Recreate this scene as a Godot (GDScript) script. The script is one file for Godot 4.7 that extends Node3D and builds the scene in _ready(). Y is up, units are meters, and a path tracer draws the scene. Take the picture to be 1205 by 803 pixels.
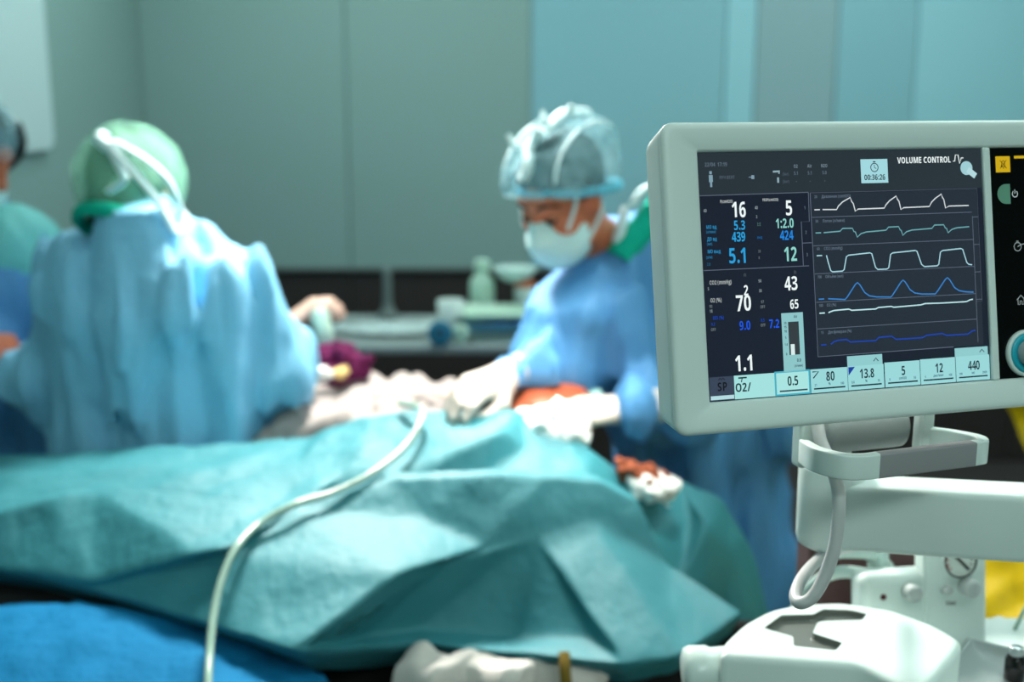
extends Node3D
# An operating theatre seen past a ventilator monitor. Units are metres, y is up; the camera stands at (0, 1.65, 0) and looks towards -z, tilted down.

const EYE := Vector3(0, 1.65, 0)
const FOCAL := 1400.0
const PITCH := 0.20626
var taken := {}
var M := {}
var weave: ImageTexture
var crumple: ImageTexture
var mottle: ImageTexture

# ---------------------------------------------------------------- helpers
func at(x: float, y: float, depth: float) -> Vector3:
	# the point that stands `depth` metres in front of the eye and shows at this place of the photograph
	var u := (x - 602.5) / FOCAL
	var v := (401.5 - y) / FOCAL
	var d := Vector3(u, v * cos(PITCH) - sin(PITCH), -cos(PITCH) - v * sin(PITCH))
	return EYE + d * (depth / -d.z)

func on_level(x: float, y: float, h: float) -> Vector3:
	var u := (x - 602.5) / FOCAL
	var v := (401.5 - y) / FOCAL
	var d := Vector3(u, v * cos(PITCH) - sin(PITCH), -cos(PITCH) - v * sin(PITCH))
	return EYE + d * ((h - EYE.y) / d.y)

func numbered(called: String) -> String:
	var n: int = taken.get(called, 0)
	taken[called] = n + 1
	return called if n == 0 else "%s_%03d" % [called, n]

func tag(o: Node, label: String, category: String, group := "") -> void:
	o.set_meta("label", label)
	o.set_meta("category", category)
	if group:
		o.set_meta("group", group)

func thing(called: String, label: String, category: String, where := Vector3.ZERO, group := "") -> Node3D:
	var o := Node3D.new()
	o.name = numbered(called)
	add_child(o)
	o.position = where
	tag(o, label, category, group)
	return o

func obj(called: String, mesh: Mesh, m: Material, parent: Node = self) -> MeshInstance3D:
	var o := MeshInstance3D.new()
	o.mesh = mesh
	o.material_override = m
	if parent == self:
		o.name = numbered(called)
		add_child(o)
	else:
		o.name = called
		parent.add_child(o, true)
	return o

func struct(called: String, mesh: Mesh, m: Material, parent: Node = self) -> MeshInstance3D:
	var o := obj(called, mesh, m, parent)
	if parent == self:
		o.set_meta("kind", "structure")
	return o

func mat(c: Color, rough := 0.6, metal := 0.0) -> StandardMaterial3D:
	var m := StandardMaterial3D.new()
	m.albedo_color = c
	m.roughness = rough
	m.metallic = metal
	return m

func cloth(c: Color, scale_ := 6.0, strength := 0.5, tex: ImageTexture = null) -> StandardMaterial3D:
	var m := mat(c, 0.85)
	m.uv1_triplanar = true
	m.uv1_world_triplanar = true
	m.uv1_scale = Vector3.ONE * scale_
	m.normal_enabled = true
	m.normal_texture = tex if tex else weave
	m.normal_scale = strength
	m.metallic_specular = 0.3
	return m

func glow(c: Color, k := 1.0) -> StandardMaterial3D:
	var m := mat(Color(0.01, 0.01, 0.012), 0.22)
	m.emission_enabled = true
	m.emission = c
	m.emission_energy_multiplier = k
	return m

func noise_image(size: int, freq: float, octaves: int, seed_: int) -> Image:
	var n := FastNoiseLite.new()
	n.seed = seed_
	n.frequency = freq
	n.fractal_octaves = octaves
	return n.get_seamless_image(size, size)

# a mesh from points, triangles and (when given) normals
func mesh_of(v: PackedVector3Array, idx: PackedInt32Array, nrm := PackedVector3Array()) -> ArrayMesh:
	var st := SurfaceTool.new()
	st.begin(Mesh.PRIMITIVE_TRIANGLES)
	st.set_smooth_group(0)
	for i in v.size():
		if nrm.size():
			st.set_normal(nrm[i])
		st.add_vertex(v[i])
	for i in idx:
		st.add_index(i)
	if nrm.is_empty():
		st.generate_normals()
	return st.commit()

func rbox(size: Vector3, r: float, seg := 3) -> ArrayMesh:
	var v := PackedVector3Array()
	var nn := PackedVector3Array()
	var idx := PackedInt32Array()
	var h := size * 0.5 - Vector3.ONE * r
	var dirs := [[Vector3.RIGHT, Vector3.UP, Vector3.BACK], [Vector3.BACK, Vector3.UP, Vector3.LEFT], [Vector3.LEFT, Vector3.UP, Vector3.FORWARD], [Vector3.FORWARD, Vector3.UP, Vector3.RIGHT], [Vector3.RIGHT, Vector3.FORWARD, Vector3.UP], [Vector3.RIGHT, Vector3.BACK, Vector3.DOWN]]
	var s := PackedFloat32Array()
	var sg := PackedFloat32Array()
	for i in seg + 1:
		s.append(tan(PI / 4 * (float(i) / seg - 1.0)))
		sg.append(-1.0)
	for i in seg + 1:
		s.append(tan(PI / 4 * float(i) / seg))
		sg.append(1.0)
	var n := s.size()
	for d in dirs:
		var base := v.size()
		for j in n:
			for i in n:
				var dir: Vector3 = (d[0] * s[i] + d[1] * s[j] + d[2]).normalized()
				var inner: Vector3 = d[0] * sg[i] + d[1] * sg[j] + d[2]
				v.append(inner * h + dir * r)
				nn.append(dir)
		for j in n - 1:
			for i in n - 1:
				var a := base + j * n + i
				idx.append_array([a, a + n, a + n + 1, a, a + n + 1, a + 1])
	return mesh_of(v, idx, nn)

# rings of equal length joined into a skin; caps close the first and last ring
func loft(rings: Array, closed := true, cap := true, smooth := true) -> ArrayMesh:
	var st := SurfaceTool.new()
	st.begin(Mesh.PRIMITIVE_TRIANGLES)
	var n: int = rings[0].size()
	st.set_smooth_group(0 if smooth else -1)
	for k in rings.size() - 1:
		var a: PackedVector3Array = rings[k]
		var b: PackedVector3Array = rings[k + 1]
		if not smooth:
			st.set_smooth_group(k + 1)
		for i in n if closed else n - 1:
			var j := (i + 1) % n
			for p in [a[i], b[j], b[i], a[i], a[j], b[j]]:
				st.add_vertex(p)
	if cap:
		for e in [0, rings.size() - 1]:
			st.set_smooth_group(100 + e)
			var c := Vector3.ZERO
			for p in rings[e]:
				c += p
			c /= n
			for i in n:
				var j := (i + 1) % n
				var tri := [rings[e][j], rings[e][i], c] if e == 0 else [rings[e][i], rings[e][j], c]
				for p in tri:
					st.add_vertex(p)
	st.generate_normals()
	return st.commit()

func lathe(profile: Array, seg := 32) -> ArrayMesh:
	# profile of Vector2(radius, height) from the bottom up
	var rings := []
	for p in profile:
		var ring := PackedVector3Array()
		for i in seg:
			var a := TAU * i / seg
			ring.append(Vector3(cos(a) * p.x, p.y, sin(a) * p.x))
		rings.append(ring)
	return loft(rings, true, true, false) if profile.size() < 6 else loft(rings, true, true, true)

func smooth_path(pts: Array, per := 6) -> PackedVector3Array:
	var out := PackedVector3Array()
	for i in pts.size() - 1:
		var p0: Vector3 = pts[maxi(i - 1, 0)]
		var p1: Vector3 = pts[i]
		var p2: Vector3 = pts[i + 1]
		var p3: Vector3 = pts[mini(i + 2, pts.size() - 1)]
		for k in per:
			out.append(p1.cubic_interpolate(p2, p0, p3, float(k) / per))
	out.append(pts[-1])
	return out

func tube(pts: Array, r: float, seg := 12, per := 6, flat := 1.0, r_end := -1.0) -> ArrayMesh:
	var path := smooth_path(pts, per)
	var rings := []
	var side := Vector3.ZERO
	for i in path.size():
		var t := (path[mini(i + 1, path.size() - 1)] - path[maxi(i - 1, 0)]).normalized()
		if side == Vector3.ZERO:
			side = t.cross(Vector3.UP if absf(t.y) < 0.9 else Vector3.RIGHT).normalized()
		side = (side - t * side.dot(t)).normalized()
		var up := side.cross(t)
		var ring := PackedVector3Array()
		var rr := r if r_end < 0 else lerpf(r, r_end, float(i) / (path.size() - 1))
		for k in seg:
			var a := TAU * k / seg
			ring.append(path[i] + side * cos(a) * rr + up * sin(a) * rr * flat)
		rings.append(ring)
	return loft(rings)

func strip(pts: Array, w: float) -> ArrayMesh:
	# a flat line in the xy plane
	var v := PackedVector3Array()
	var idx := PackedInt32Array()
	var nn := PackedVector3Array()
	for i in pts.size():
		var a: Vector2 = pts[maxi(i - 1, 0)]
		var b: Vector2 = pts[mini(i + 1, pts.size() - 1)]
		var d := (b - a).normalized().orthogonal() * w * 0.5
		var p: Vector2 = pts[i]
		v.append_array([Vector3(p.x + d.x, p.y + d.y, 0), Vector3(p.x - d.x, p.y - d.y, 0)])
		nn.append_array([Vector3.BACK, Vector3.BACK])
		if i:
			var k := i * 2
			idx.append_array([k - 2, k - 1, k, k, k - 1, k + 1])
	return mesh_of(v, idx, nn)

func rounded(poly: PackedVector2Array, r: float, seg := 4) -> PackedVector2Array:
	var out := PackedVector2Array()
	var n := poly.size()
	for i in n:
		var p := poly[i]
		var a := poly[(i + n - 1) % n]
		var b := poly[(i + 1) % n]
		var ra := minf(r, p.distance_to(a) * 0.45)
		var rb := minf(r, p.distance_to(b) * 0.45)
		var s := p + (a - p).normalized() * ra
		var e := p + (b - p).normalized() * rb
		for k in seg + 1:
			var t := float(k) / seg
			out.append(s.lerp(p, t).lerp(p.lerp(e, t), t))
	return out

func inset(poly: PackedVector2Array, d: float) -> PackedVector2Array:
	var out := PackedVector2Array()
	var n := poly.size()
	var area := 0.0
	for i in n:
		area += poly[i].cross(poly[(i + 1) % n])
	var sgn := 1.0 if area > 0 else -1.0
	for i in n:
		var e1 := (poly[i] - poly[(i + n - 1) % n]).normalized()
		var e2 := (poly[(i + 1) % n] - poly[i]).normalized()
		var m := (e1 + e2).normalized()
		out.append(poly[i] + Vector2(-m.y, m.x) * sgn * d / maxf(0.5, m.dot(e2)))
	return out

# an upright prism over an outline in (x, z), its upper edge rounded
func slab(outline: PackedVector2Array, y0: float, y1: float, r: float) -> ArrayMesh:
	var rings := []
	if Geometry2D.is_polygon_clockwise(outline):
		outline.reverse()
	for s in [[0.0, y0], [0.0, y1 - r], [r * 0.3, y1 - r * 0.3], [r, y1]]:
		var ring := PackedVector3Array()
		for p in inset(outline, s[0]):
			ring.append(Vector3(p.x, s[1], p.y))
		rings.append(ring)
	return loft(rings, true, true, true)

# ---------------------------------------------------------------- soft bodies: a distance field on a grid, skinned with surface nets
class Field:
	var o: Vector3
	var c: float
	var nx: int
	var ny: int
	var nz: int
	var d: PackedFloat32Array

	func _init(lo: Vector3, hi: Vector3, cell: float) -> void:
		o = lo
		c = cell
		nx = int((hi.x - lo.x) / c) + 2
		ny = int((hi.y - lo.y) / c) + 2
		nz = int((hi.z - lo.z) / c) + 2
		d.resize(nx * ny * nz)
		d.fill(1.0)

	func span(lo: Vector3, hi: Vector3) -> PackedInt32Array:
		return PackedInt32Array([maxi(0, int((lo.x - o.x) / c)), maxi(0, int((lo.y - o.y) / c)), maxi(0, int((lo.z - o.z) / c)), mini(nx, int((hi.x - o.x) / c) + 2), mini(ny, int((hi.y - o.y) / c) + 2), mini(nz, int((hi.z - o.z) / c) + 2)])

	func cone(a: Vector3, b: Vector3, ra: float, rb: float, k := 0.02) -> void:
		var m := maxf(ra, rb) + k + 2.0 * c
		var s := span(a.min(b) - Vector3.ONE * m, a.max(b) + Vector3.ONE * m)
		var ba := b - a
		var inv := 1.0 / maxf(ba.length_squared(), 1e-9)
		for z in range(s[2], s[5]):
			for y in range(s[1], s[4]):
				var at_ := (z * ny + y) * nx
				for x in range(s[0], s[3]):
					var pa := o + Vector3(x, y, z) * c - a
					var h := clampf(pa.dot(ba) * inv, 0.0, 1.0)
					var e := (pa - ba * h).length() - ra - (rb - ra) * h
					var f := d[at_ + x]
					var q := k - absf(f - e)
					var r := minf(f, e)
					if q > 0.0:
						r -= q * q / (4.0 * k)
					d[at_ + x] = r

	func egg(p: Vector3, r: Vector3, k := 0.02, turn := Basis.IDENTITY, cut := false) -> void:
		var m := maxf(r.x, maxf(r.y, r.z)) + k + 2.0 * c
		var s := span(p - Vector3.ONE * m, p + Vector3.ONE * m)
		var inv := turn.transposed()
		for z in range(s[2], s[5]):
			for y in range(s[1], s[4]):
				var at_ := (z * ny + y) * nx
				for x in range(s[0], s[3]):
					var q := inv * (o + Vector3(x, y, z) * c - p)
					var k0 := (q / r).length()
					var k1 := (q / (r * r)).length()
					var e := k0 * (k0 - 1.0) / maxf(k1, 1e-6)
					var f := d[at_ + x]
					if cut:
						e = -e
						var w := k - absf(f - e)
						d[at_ + x] = maxf(f, e) + (w * w / (4.0 * k) if w > 0.0 else 0.0)
					else:
						var w := k - absf(f - e)
						d[at_ + x] = minf(f, e) - (w * w / (4.0 * k) if w > 0.0 else 0.0)

	func keep(n: Vector3, w: float) -> void:
		# cuts away what lies beyond the plane n.p = w
		for z in nz:
			for y in ny:
				var at_ := (z * ny + y) * nx
				for x in nx:
					d[at_ + x] = maxf(d[at_ + x], n.dot(o + Vector3(x, y, z) * c) - w)

	func ripple(n: FastNoiseLite, stretch: Vector3, amp: float) -> void:
		for z in nz:
			for y in ny:
				var at_ := (z * ny + y) * nx
				for x in nx:
					var f := d[at_ + x]
					if f < 0.13 and f > -0.13:
						var p := (o + Vector3(x, y, z) * c) * stretch
						var v := n.get_noise_3d(p.x, p.y, p.z) * (1.0 - smoothstep(0.03, 0.13, absf(f)))
						d[at_ + x] = f + amp * v

	func skin(v: PackedVector3Array, nn: PackedVector3Array, idx: PackedInt32Array, t: Transform3D) -> Array:
		var cellv := PackedInt32Array()
		cellv.resize(d.size())
		cellv.fill(-1)
		var ox := PackedInt32Array([0, 1, 0, 1, 0, 1, 0, 1])
		var st := PackedInt32Array([0, 1, nx, nx + 1, nx * ny, nx * ny + 1, nx * ny + nx, nx * ny + nx + 1])
		var pairs := PackedInt32Array([0, 1, 2, 3, 4, 5, 6, 7, 0, 2, 1, 3, 4, 6, 5, 7, 0, 4, 1, 5, 2, 6, 3, 7])
		var corner := [Vector3(0, 0, 0), Vector3(1, 0, 0), Vector3(0, 1, 0), Vector3(1, 1, 0), Vector3(0, 0, 1), Vector3(1, 0, 1), Vector3(0, 1, 1), Vector3(1, 1, 1)]
		var g := PackedFloat32Array()
		g.resize(8)
		var sx := nx
		var sz := nx * ny
		for z in nz - 1:
			for y in ny - 1:
				var row := (z * ny + y) * nx
				for x in nx - 1:
					var i := row + x
					var f := d[i]
					if f > 0.5 and d[i + st[7]] > 0.5:
						continue
					if absf(f) > 6.0 * c:
						continue
					var count := 0
					for q in 8:
						g[q] = d[i + st[q]]
						if g[q] < 0.0:
							count += 1
					if count == 0 or count == 8:
						continue
					var sum := Vector3.ZERO
					var m := 0
					for q in 12:
						var a := pairs[q * 2]
						var b := pairs[q * 2 + 1]
						if (g[a] < 0.0) != (g[b] < 0.0):
							sum += (corner[a] as Vector3).lerp(corner[b], g[a] / (g[a] - g[b]))
							m += 1
					cellv[i] = v.size()
					v.append(t * (o + (Vector3(x, y, z) + sum / m) * c))
					var gr := Vector3(g[1] + g[3] + g[5] + g[7] - g[0] - g[2] - g[4] - g[6], g[2] + g[3] + g[6] + g[7] - g[0] - g[1] - g[4] - g[5], g[4] + g[5] + g[6] + g[7] - g[0] - g[1] - g[2] - g[3])
					nn.append((t.basis * gr).normalized())
		for z in range(1, nz - 1):
			for y in range(1, ny - 1):
				var row := (z * ny + y) * nx
				for x in range(1, nx - 1):
					var i := row + x
					var f := d[i]
					if absf(f) > 6.0 * c:
						continue
					for e in 3:
						var s := 1 if e == 0 else sx if e == 1 else sz
						if (f < 0.0) == (d[i + s] < 0.0):
							continue
						var p := sx if e == 0 else sz if e == 1 else 1
						var q := sz if e == 0 else 1 if e == 1 else sx
						var a := cellv[i - p - q]
						var b := cellv[i - q]
						var cc := cellv[i]
						var dd := cellv[i - p]
						if a < 0 or b < 0 or cc < 0 or dd < 0:
							continue
						if f < 0.0:
							idx.append_array([a, cc, b, a, dd, cc])
						else:
							idx.append_array([a, b, cc, a, cc, dd])
		return [v, nn, idx]

func skins(parts: Array, base := Vector3.ZERO) -> ArrayMesh:
	# parts: [field, transform]; all of them become one mesh
	var v := PackedVector3Array()
	var nn := PackedVector3Array()
	var idx := PackedInt32Array()
	for p in parts:
		var r: Array = p[0].skin(v, nn, idx, Transform3D(Basis.IDENTITY, -base) * p[1])
		v = r[0]
		nn = r[1]
		idx = r[2]
	var arr := []
	arr.resize(Mesh.ARRAY_MAX)
	arr[Mesh.ARRAY_VERTEX] = v
	arr[Mesh.ARRAY_NORMAL] = nn
	arr[Mesh.ARRAY_INDEX] = idx
	var m := ArrayMesh.new()
	m.add_surface_from_arrays(Mesh.PRIMITIVE_TRIANGLES, arr)
	return m

func facing(dir: Vector3, up := Vector3.UP) -> Basis:
	var z := dir.normalized()
	var x := up.cross(z).normalized()
	return Basis(x, z.cross(x), z)

# ---------------------------------------------------------------- people
func head_field(mouth := true) -> Field:
	var f := Field.new(Vector3(-0.1, -0.2, -0.13), Vector3(0.1, 0.145, 0.14), 0.0055)
	f.egg(Vector3(0, 0.03, -0.012), Vector3(0.076, 0.095, 0.096), 0.01)
	f.egg(Vector3(0, -0.035, 0.03), Vector3(0.06, 0.085, 0.06), 0.03)
	f.cone(Vector3(-0.04, -0.085, 0.02), Vector3(0, -0.105, 0.058), 0.026, 0.022, 0.03)
	f.cone(Vector3(0.04, -0.085, 0.02), Vector3(0, -0.105, 0.058), 0.026, 0.022, 0.03)
	f.cone(Vector3(-0.03, 0.028, 0.074), Vector3(0.03, 0.028, 0.074), 0.012, 0.012, 0.02)
	for s in [-1.0, 1.0]:
		f.egg(Vector3(0.032 * s, 0.004, 0.092), Vector3(0.019, 0.011, 0.014), 0.012, Basis.IDENTITY, true)
		f.egg(Vector3(0.03 * s, 0.002, 0.074), Vector3(0.014, 0.011, 0.012), 0.004)
		f.egg(Vector3(0.04 * s, -0.035, 0.062), Vector3(0.022, 0.02, 0.018), 0.025)
		f.egg(Vector3(0.077 * s, -0.012, -0.004), Vector3(0.009, 0.03, 0.019), 0.008, Basis(Vector3.UP, -0.35 * s))
	f.cone(Vector3(0, 0.012, 0.086), Vector3(0, -0.032, 0.108), 0.008, 0.013, 0.015)
	f.cone(Vector3(-0.012, -0.036, 0.096), Vector3(0.012, -0.036, 0.096), 0.009, 0.009, 0.01)
	if mouth:
		f.cone(Vector3(-0.02, -0.068, 0.082), Vector3(0.02, -0.068, 0.082), 0.007, 0.007, 0.012)
	f.cone(Vector3(0, -0.06, -0.03), Vector3(0, -0.125, -0.035), 0.054, 0.052, 0.03)
	return f

# a hand in its own axes: fingers towards +z, back of the hand towards +y, thumb towards `side` in x; it reaches back along -z as a wrist
func hand_field(side: float, curl: float, spread := 0.12, forearm := 0.09) -> Field:
	var f := Field.new(Vector3(-0.085, -0.12, -forearm - 0.05), Vector3(0.085, 0.06, 0.21), 0.0042)
	f.cone(Vector3(0, 0.004, -forearm), Vector3(0, 0, 0.0), 0.036, 0.028, 0.02)
	for i in 4:
		var x := (0.027 - 0.018 * i) * side
		f.cone(Vector3(x * 0.55, 0, 0.0), Vector3(x, 0.003 - 0.002 * absf(i - 1.3), 0.083 - 0.004 * absf(i - 1.0)), 0.0175, 0.0125, 0.012)
		var p := Vector3(x, 0.002, 0.083 - 0.004 * absf(i - 1.0))
		var yaw := (0.5 - i / 3.0) * 2.0 * spread * side
		var bend := curl * (0.55 + 0.08 * i)
		var lens: Array = [[0.04, 0.025, 0.02], [0.045, 0.028, 0.022], [0.041, 0.027, 0.021], [0.032, 0.02, 0.018]][i]
		for j in 3:
			var dir := Vector3(sin(yaw) * cos(bend), -sin(bend), cos(yaw) * cos(bend))
			var q: Vector3 = p + dir * lens[j]
			f.cone(p, q, 0.0105 - 0.0012 * j, 0.0098 - 0.0012 * j, 0.004)
			p = q
			bend += curl * (0.75 if j == 0 else 0.5)
	var t0 := Vector3(0.02 * side, -0.006, 0.018)
	var t1 := Vector3(0.05 * side, -0.018, 0.05)
	var t2 := t1 + Vector3(0.012 * side, -0.016, 0.034).rotated(Vector3.UP, -curl * 0.5 * side)
	var t3 := t2 + Vector3(-0.002 * side, -0.012, 0.028).rotated(Vector3.UP, -curl * 0.9 * side)
	f.cone(t0, t1, 0.019, 0.0145, 0.012)
	f.cone(t1, t2, 0.013, 0.011, 0.006)
	f.cone(t2, t3, 0.011, 0.0095, 0.005)
	return f

func bounds(pts: Array, r: float) -> Array:
	var lo: Vector3 = pts[0]
	var hi: Vector3 = pts[0]
	for p in pts:
		lo = lo.min(p)
		hi = hi.max(p)
	return [lo - Vector3.ONE * r, hi + Vector3.ONE * r]

# J: head, neck, sl, sr (shoulders), hip, el, wl, er, wr (elbows and wrists), face (direction), feet (point on the floor), across (direction of the shoulders)
func build_person(root: Node3D, J: Dictionary, gown_m: Material, seed_: int, fold := 0.016) -> void:
	var base := root.position
	var across: Vector3 = (J.sr - J.sl).normalized()
	var hb: Basis = facing(J.face)
	# the body is one skin: trunk, arms and legs on a coarse grid, the head on a fine one
	var b := bounds([J.neck, J.sl, J.sr, J.hip, J.el, J.er, J.wl, J.wr, J.feet], 0.2)
	b[0].y = -0.01
	var f := Field.new(b[0], b[1], 0.024)
	var chest: Vector3 = J.neck.lerp(J.hip, 0.4)
	f.cone(J.head - hb.y * 0.1 - hb.z * 0.03, J.neck, 0.05, 0.055, 0.02)
	f.cone(J.sl.lerp(J.neck, 0.4), J.sr.lerp(J.neck, 0.4), 0.045, 0.045, 0.03)
	f.cone(chest - across * 0.06, J.hip - across * 0.06, 0.08, 0.09, 0.04)
	f.cone(chest + across * 0.06, J.hip + across * 0.06, 0.08, 0.09, 0.04)
	f.cone(J.neck.lerp(chest, 0.3), chest, 0.06, 0.09, 0.03)
	for s in [[J.sl, J.el, J.wl, -1.0], [J.sr, J.er, J.wr, 1.0]]:
		f.cone(s[0], s[1], 0.048, 0.04, 0.03)
		f.cone(s[1], s[2], 0.04, 0.03, 0.02)
		var hipj: Vector3 = J.hip + across * 0.085 * s[3] - Vector3(0, 0.05, 0)
		var foot: Vector3 = J.feet + across * 0.1 * s[3]
		var knee: Vector3 = hipj.lerp(foot, 0.5) + Vector3(J.face.x, 0, J.face.z).normalized() * 0.03
		f.cone(hipj, knee, 0.085, 0.058, 0.04)
		f.cone(knee, foot + Vector3(0, 0.08, 0), 0.056, 0.04, 0.03)
		f.cone(foot + Vector3(0, 0.045, 0), foot + Vector3(J.face.x, 0, J.face.z).normalized() * 0.15 + Vector3(0, 0.038, 0), 0.042, 0.036, 0.02)
	obj("body", skins([[f, Transform3D.IDENTITY], [head_field(), Transform3D(hb, J.head)]], base), M.skin, root)
	# the gown hangs over it
	b = bounds([J.neck, J.sl, J.sr, J.hip, J.el, J.er, J.wl, J.wr], 0.24)
	b[0].y = 0.3
	var g := Field.new(b[0], b[1], 0.015)
	g.cone(J.sl.lerp(J.neck, 0.25), J.sr.lerp(J.neck, 0.25), 0.085, 0.085, 0.05)
	g.cone(J.neck + (J.neck - chest).normalized() * 0.05, chest, 0.07, 0.14, 0.06)
	g.cone(chest, J.hip, 0.15, 0.16, 0.06)
	g.cone(chest - across * 0.09, J.hip - across * 0.08, 0.12, 0.14, 0.06)
	g.cone(chest + across * 0.09, J.hip + across * 0.08, 0.12, 0.14, 0.06)
	var hem: Vector3 = Vector3(J.hip.x, 0.42, J.hip.z).lerp(Vector3(J.feet.x, 0.42, J.feet.z), 0.5)
	g.cone(J.hip - across * 0.08, hem - across * 0.1, 0.14, 0.16, 0.05)
	g.cone(J.hip + across * 0.08, hem + across * 0.1, 0.14, 0.16, 0.05)
	for c in J.get("fill", []):
		g.cone(c[0], c[1], c[2], c[3], 0.05)
	for s in [[J.sl, J.el, J.wl], [J.sr, J.er, J.wr]]:
		g.cone(s[0], s[1], 0.083, 0.078, 0.05)
		g.cone(s[1], s[2], 0.074, 0.05, 0.03)
		g.egg(s[1], Vector3(0.088, 0.08, 0.088), 0.04)
	var n := FastNoiseLite.new()
	n.seed = seed_
	n.frequency = 1.0
	n.fractal_octaves = 1
	g.ripple(n, Vector3(8.0, 2.0, 8.0), fold * 1.5)
	n.seed = seed_ + 7
	g.ripple(n, Vector3(19, 2.6, 19), fold * 0.6)
	n.seed = seed_ + 13
	g.ripple(n, Vector3(28, 7.0, 28), fold * 0.18)
	var up: Vector3 = (J.neck - chest).normalized()
	g.cone(J.neck + up * 0.06, J.neck - up * 0.06, 0.074, 0.11, 0.03)
	g.keep(Vector3.DOWN, -0.33)
	g.keep((J.neck - chest).normalized(), (J.neck - chest).normalized().dot(J.neck) + 0.078)
	obj("gown", skins([[g, Transform3D.IDENTITY]], base), gown_m, root)

func cap_mesh(r: Vector3, centre: Vector3, cut_n: Vector3, cut_w: float, seed_: int, amp: float, t: Transform3D, base: Vector3, shell := 0.006) -> ArrayMesh:
	var f := Field.new(centre - r * 1.15 - Vector3.ONE * 0.02, centre + r * 1.15 + Vector3.ONE * 0.02, 0.006)
	f.egg(centre, r, 0.01)
	var n := FastNoiseLite.new()
	n.seed = seed_
	n.frequency = 1.0
	f.ripple(n, Vector3(26, 9, 26), amp)
	f.egg(centre - Vector3(0, 0.002, 0), r - Vector3.ONE * shell * 2.0, 0.004, Basis.IDENTITY, true)
	f.keep(cut_n.normalized(), cut_w)
	return skins([[f, t]], base)

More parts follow.
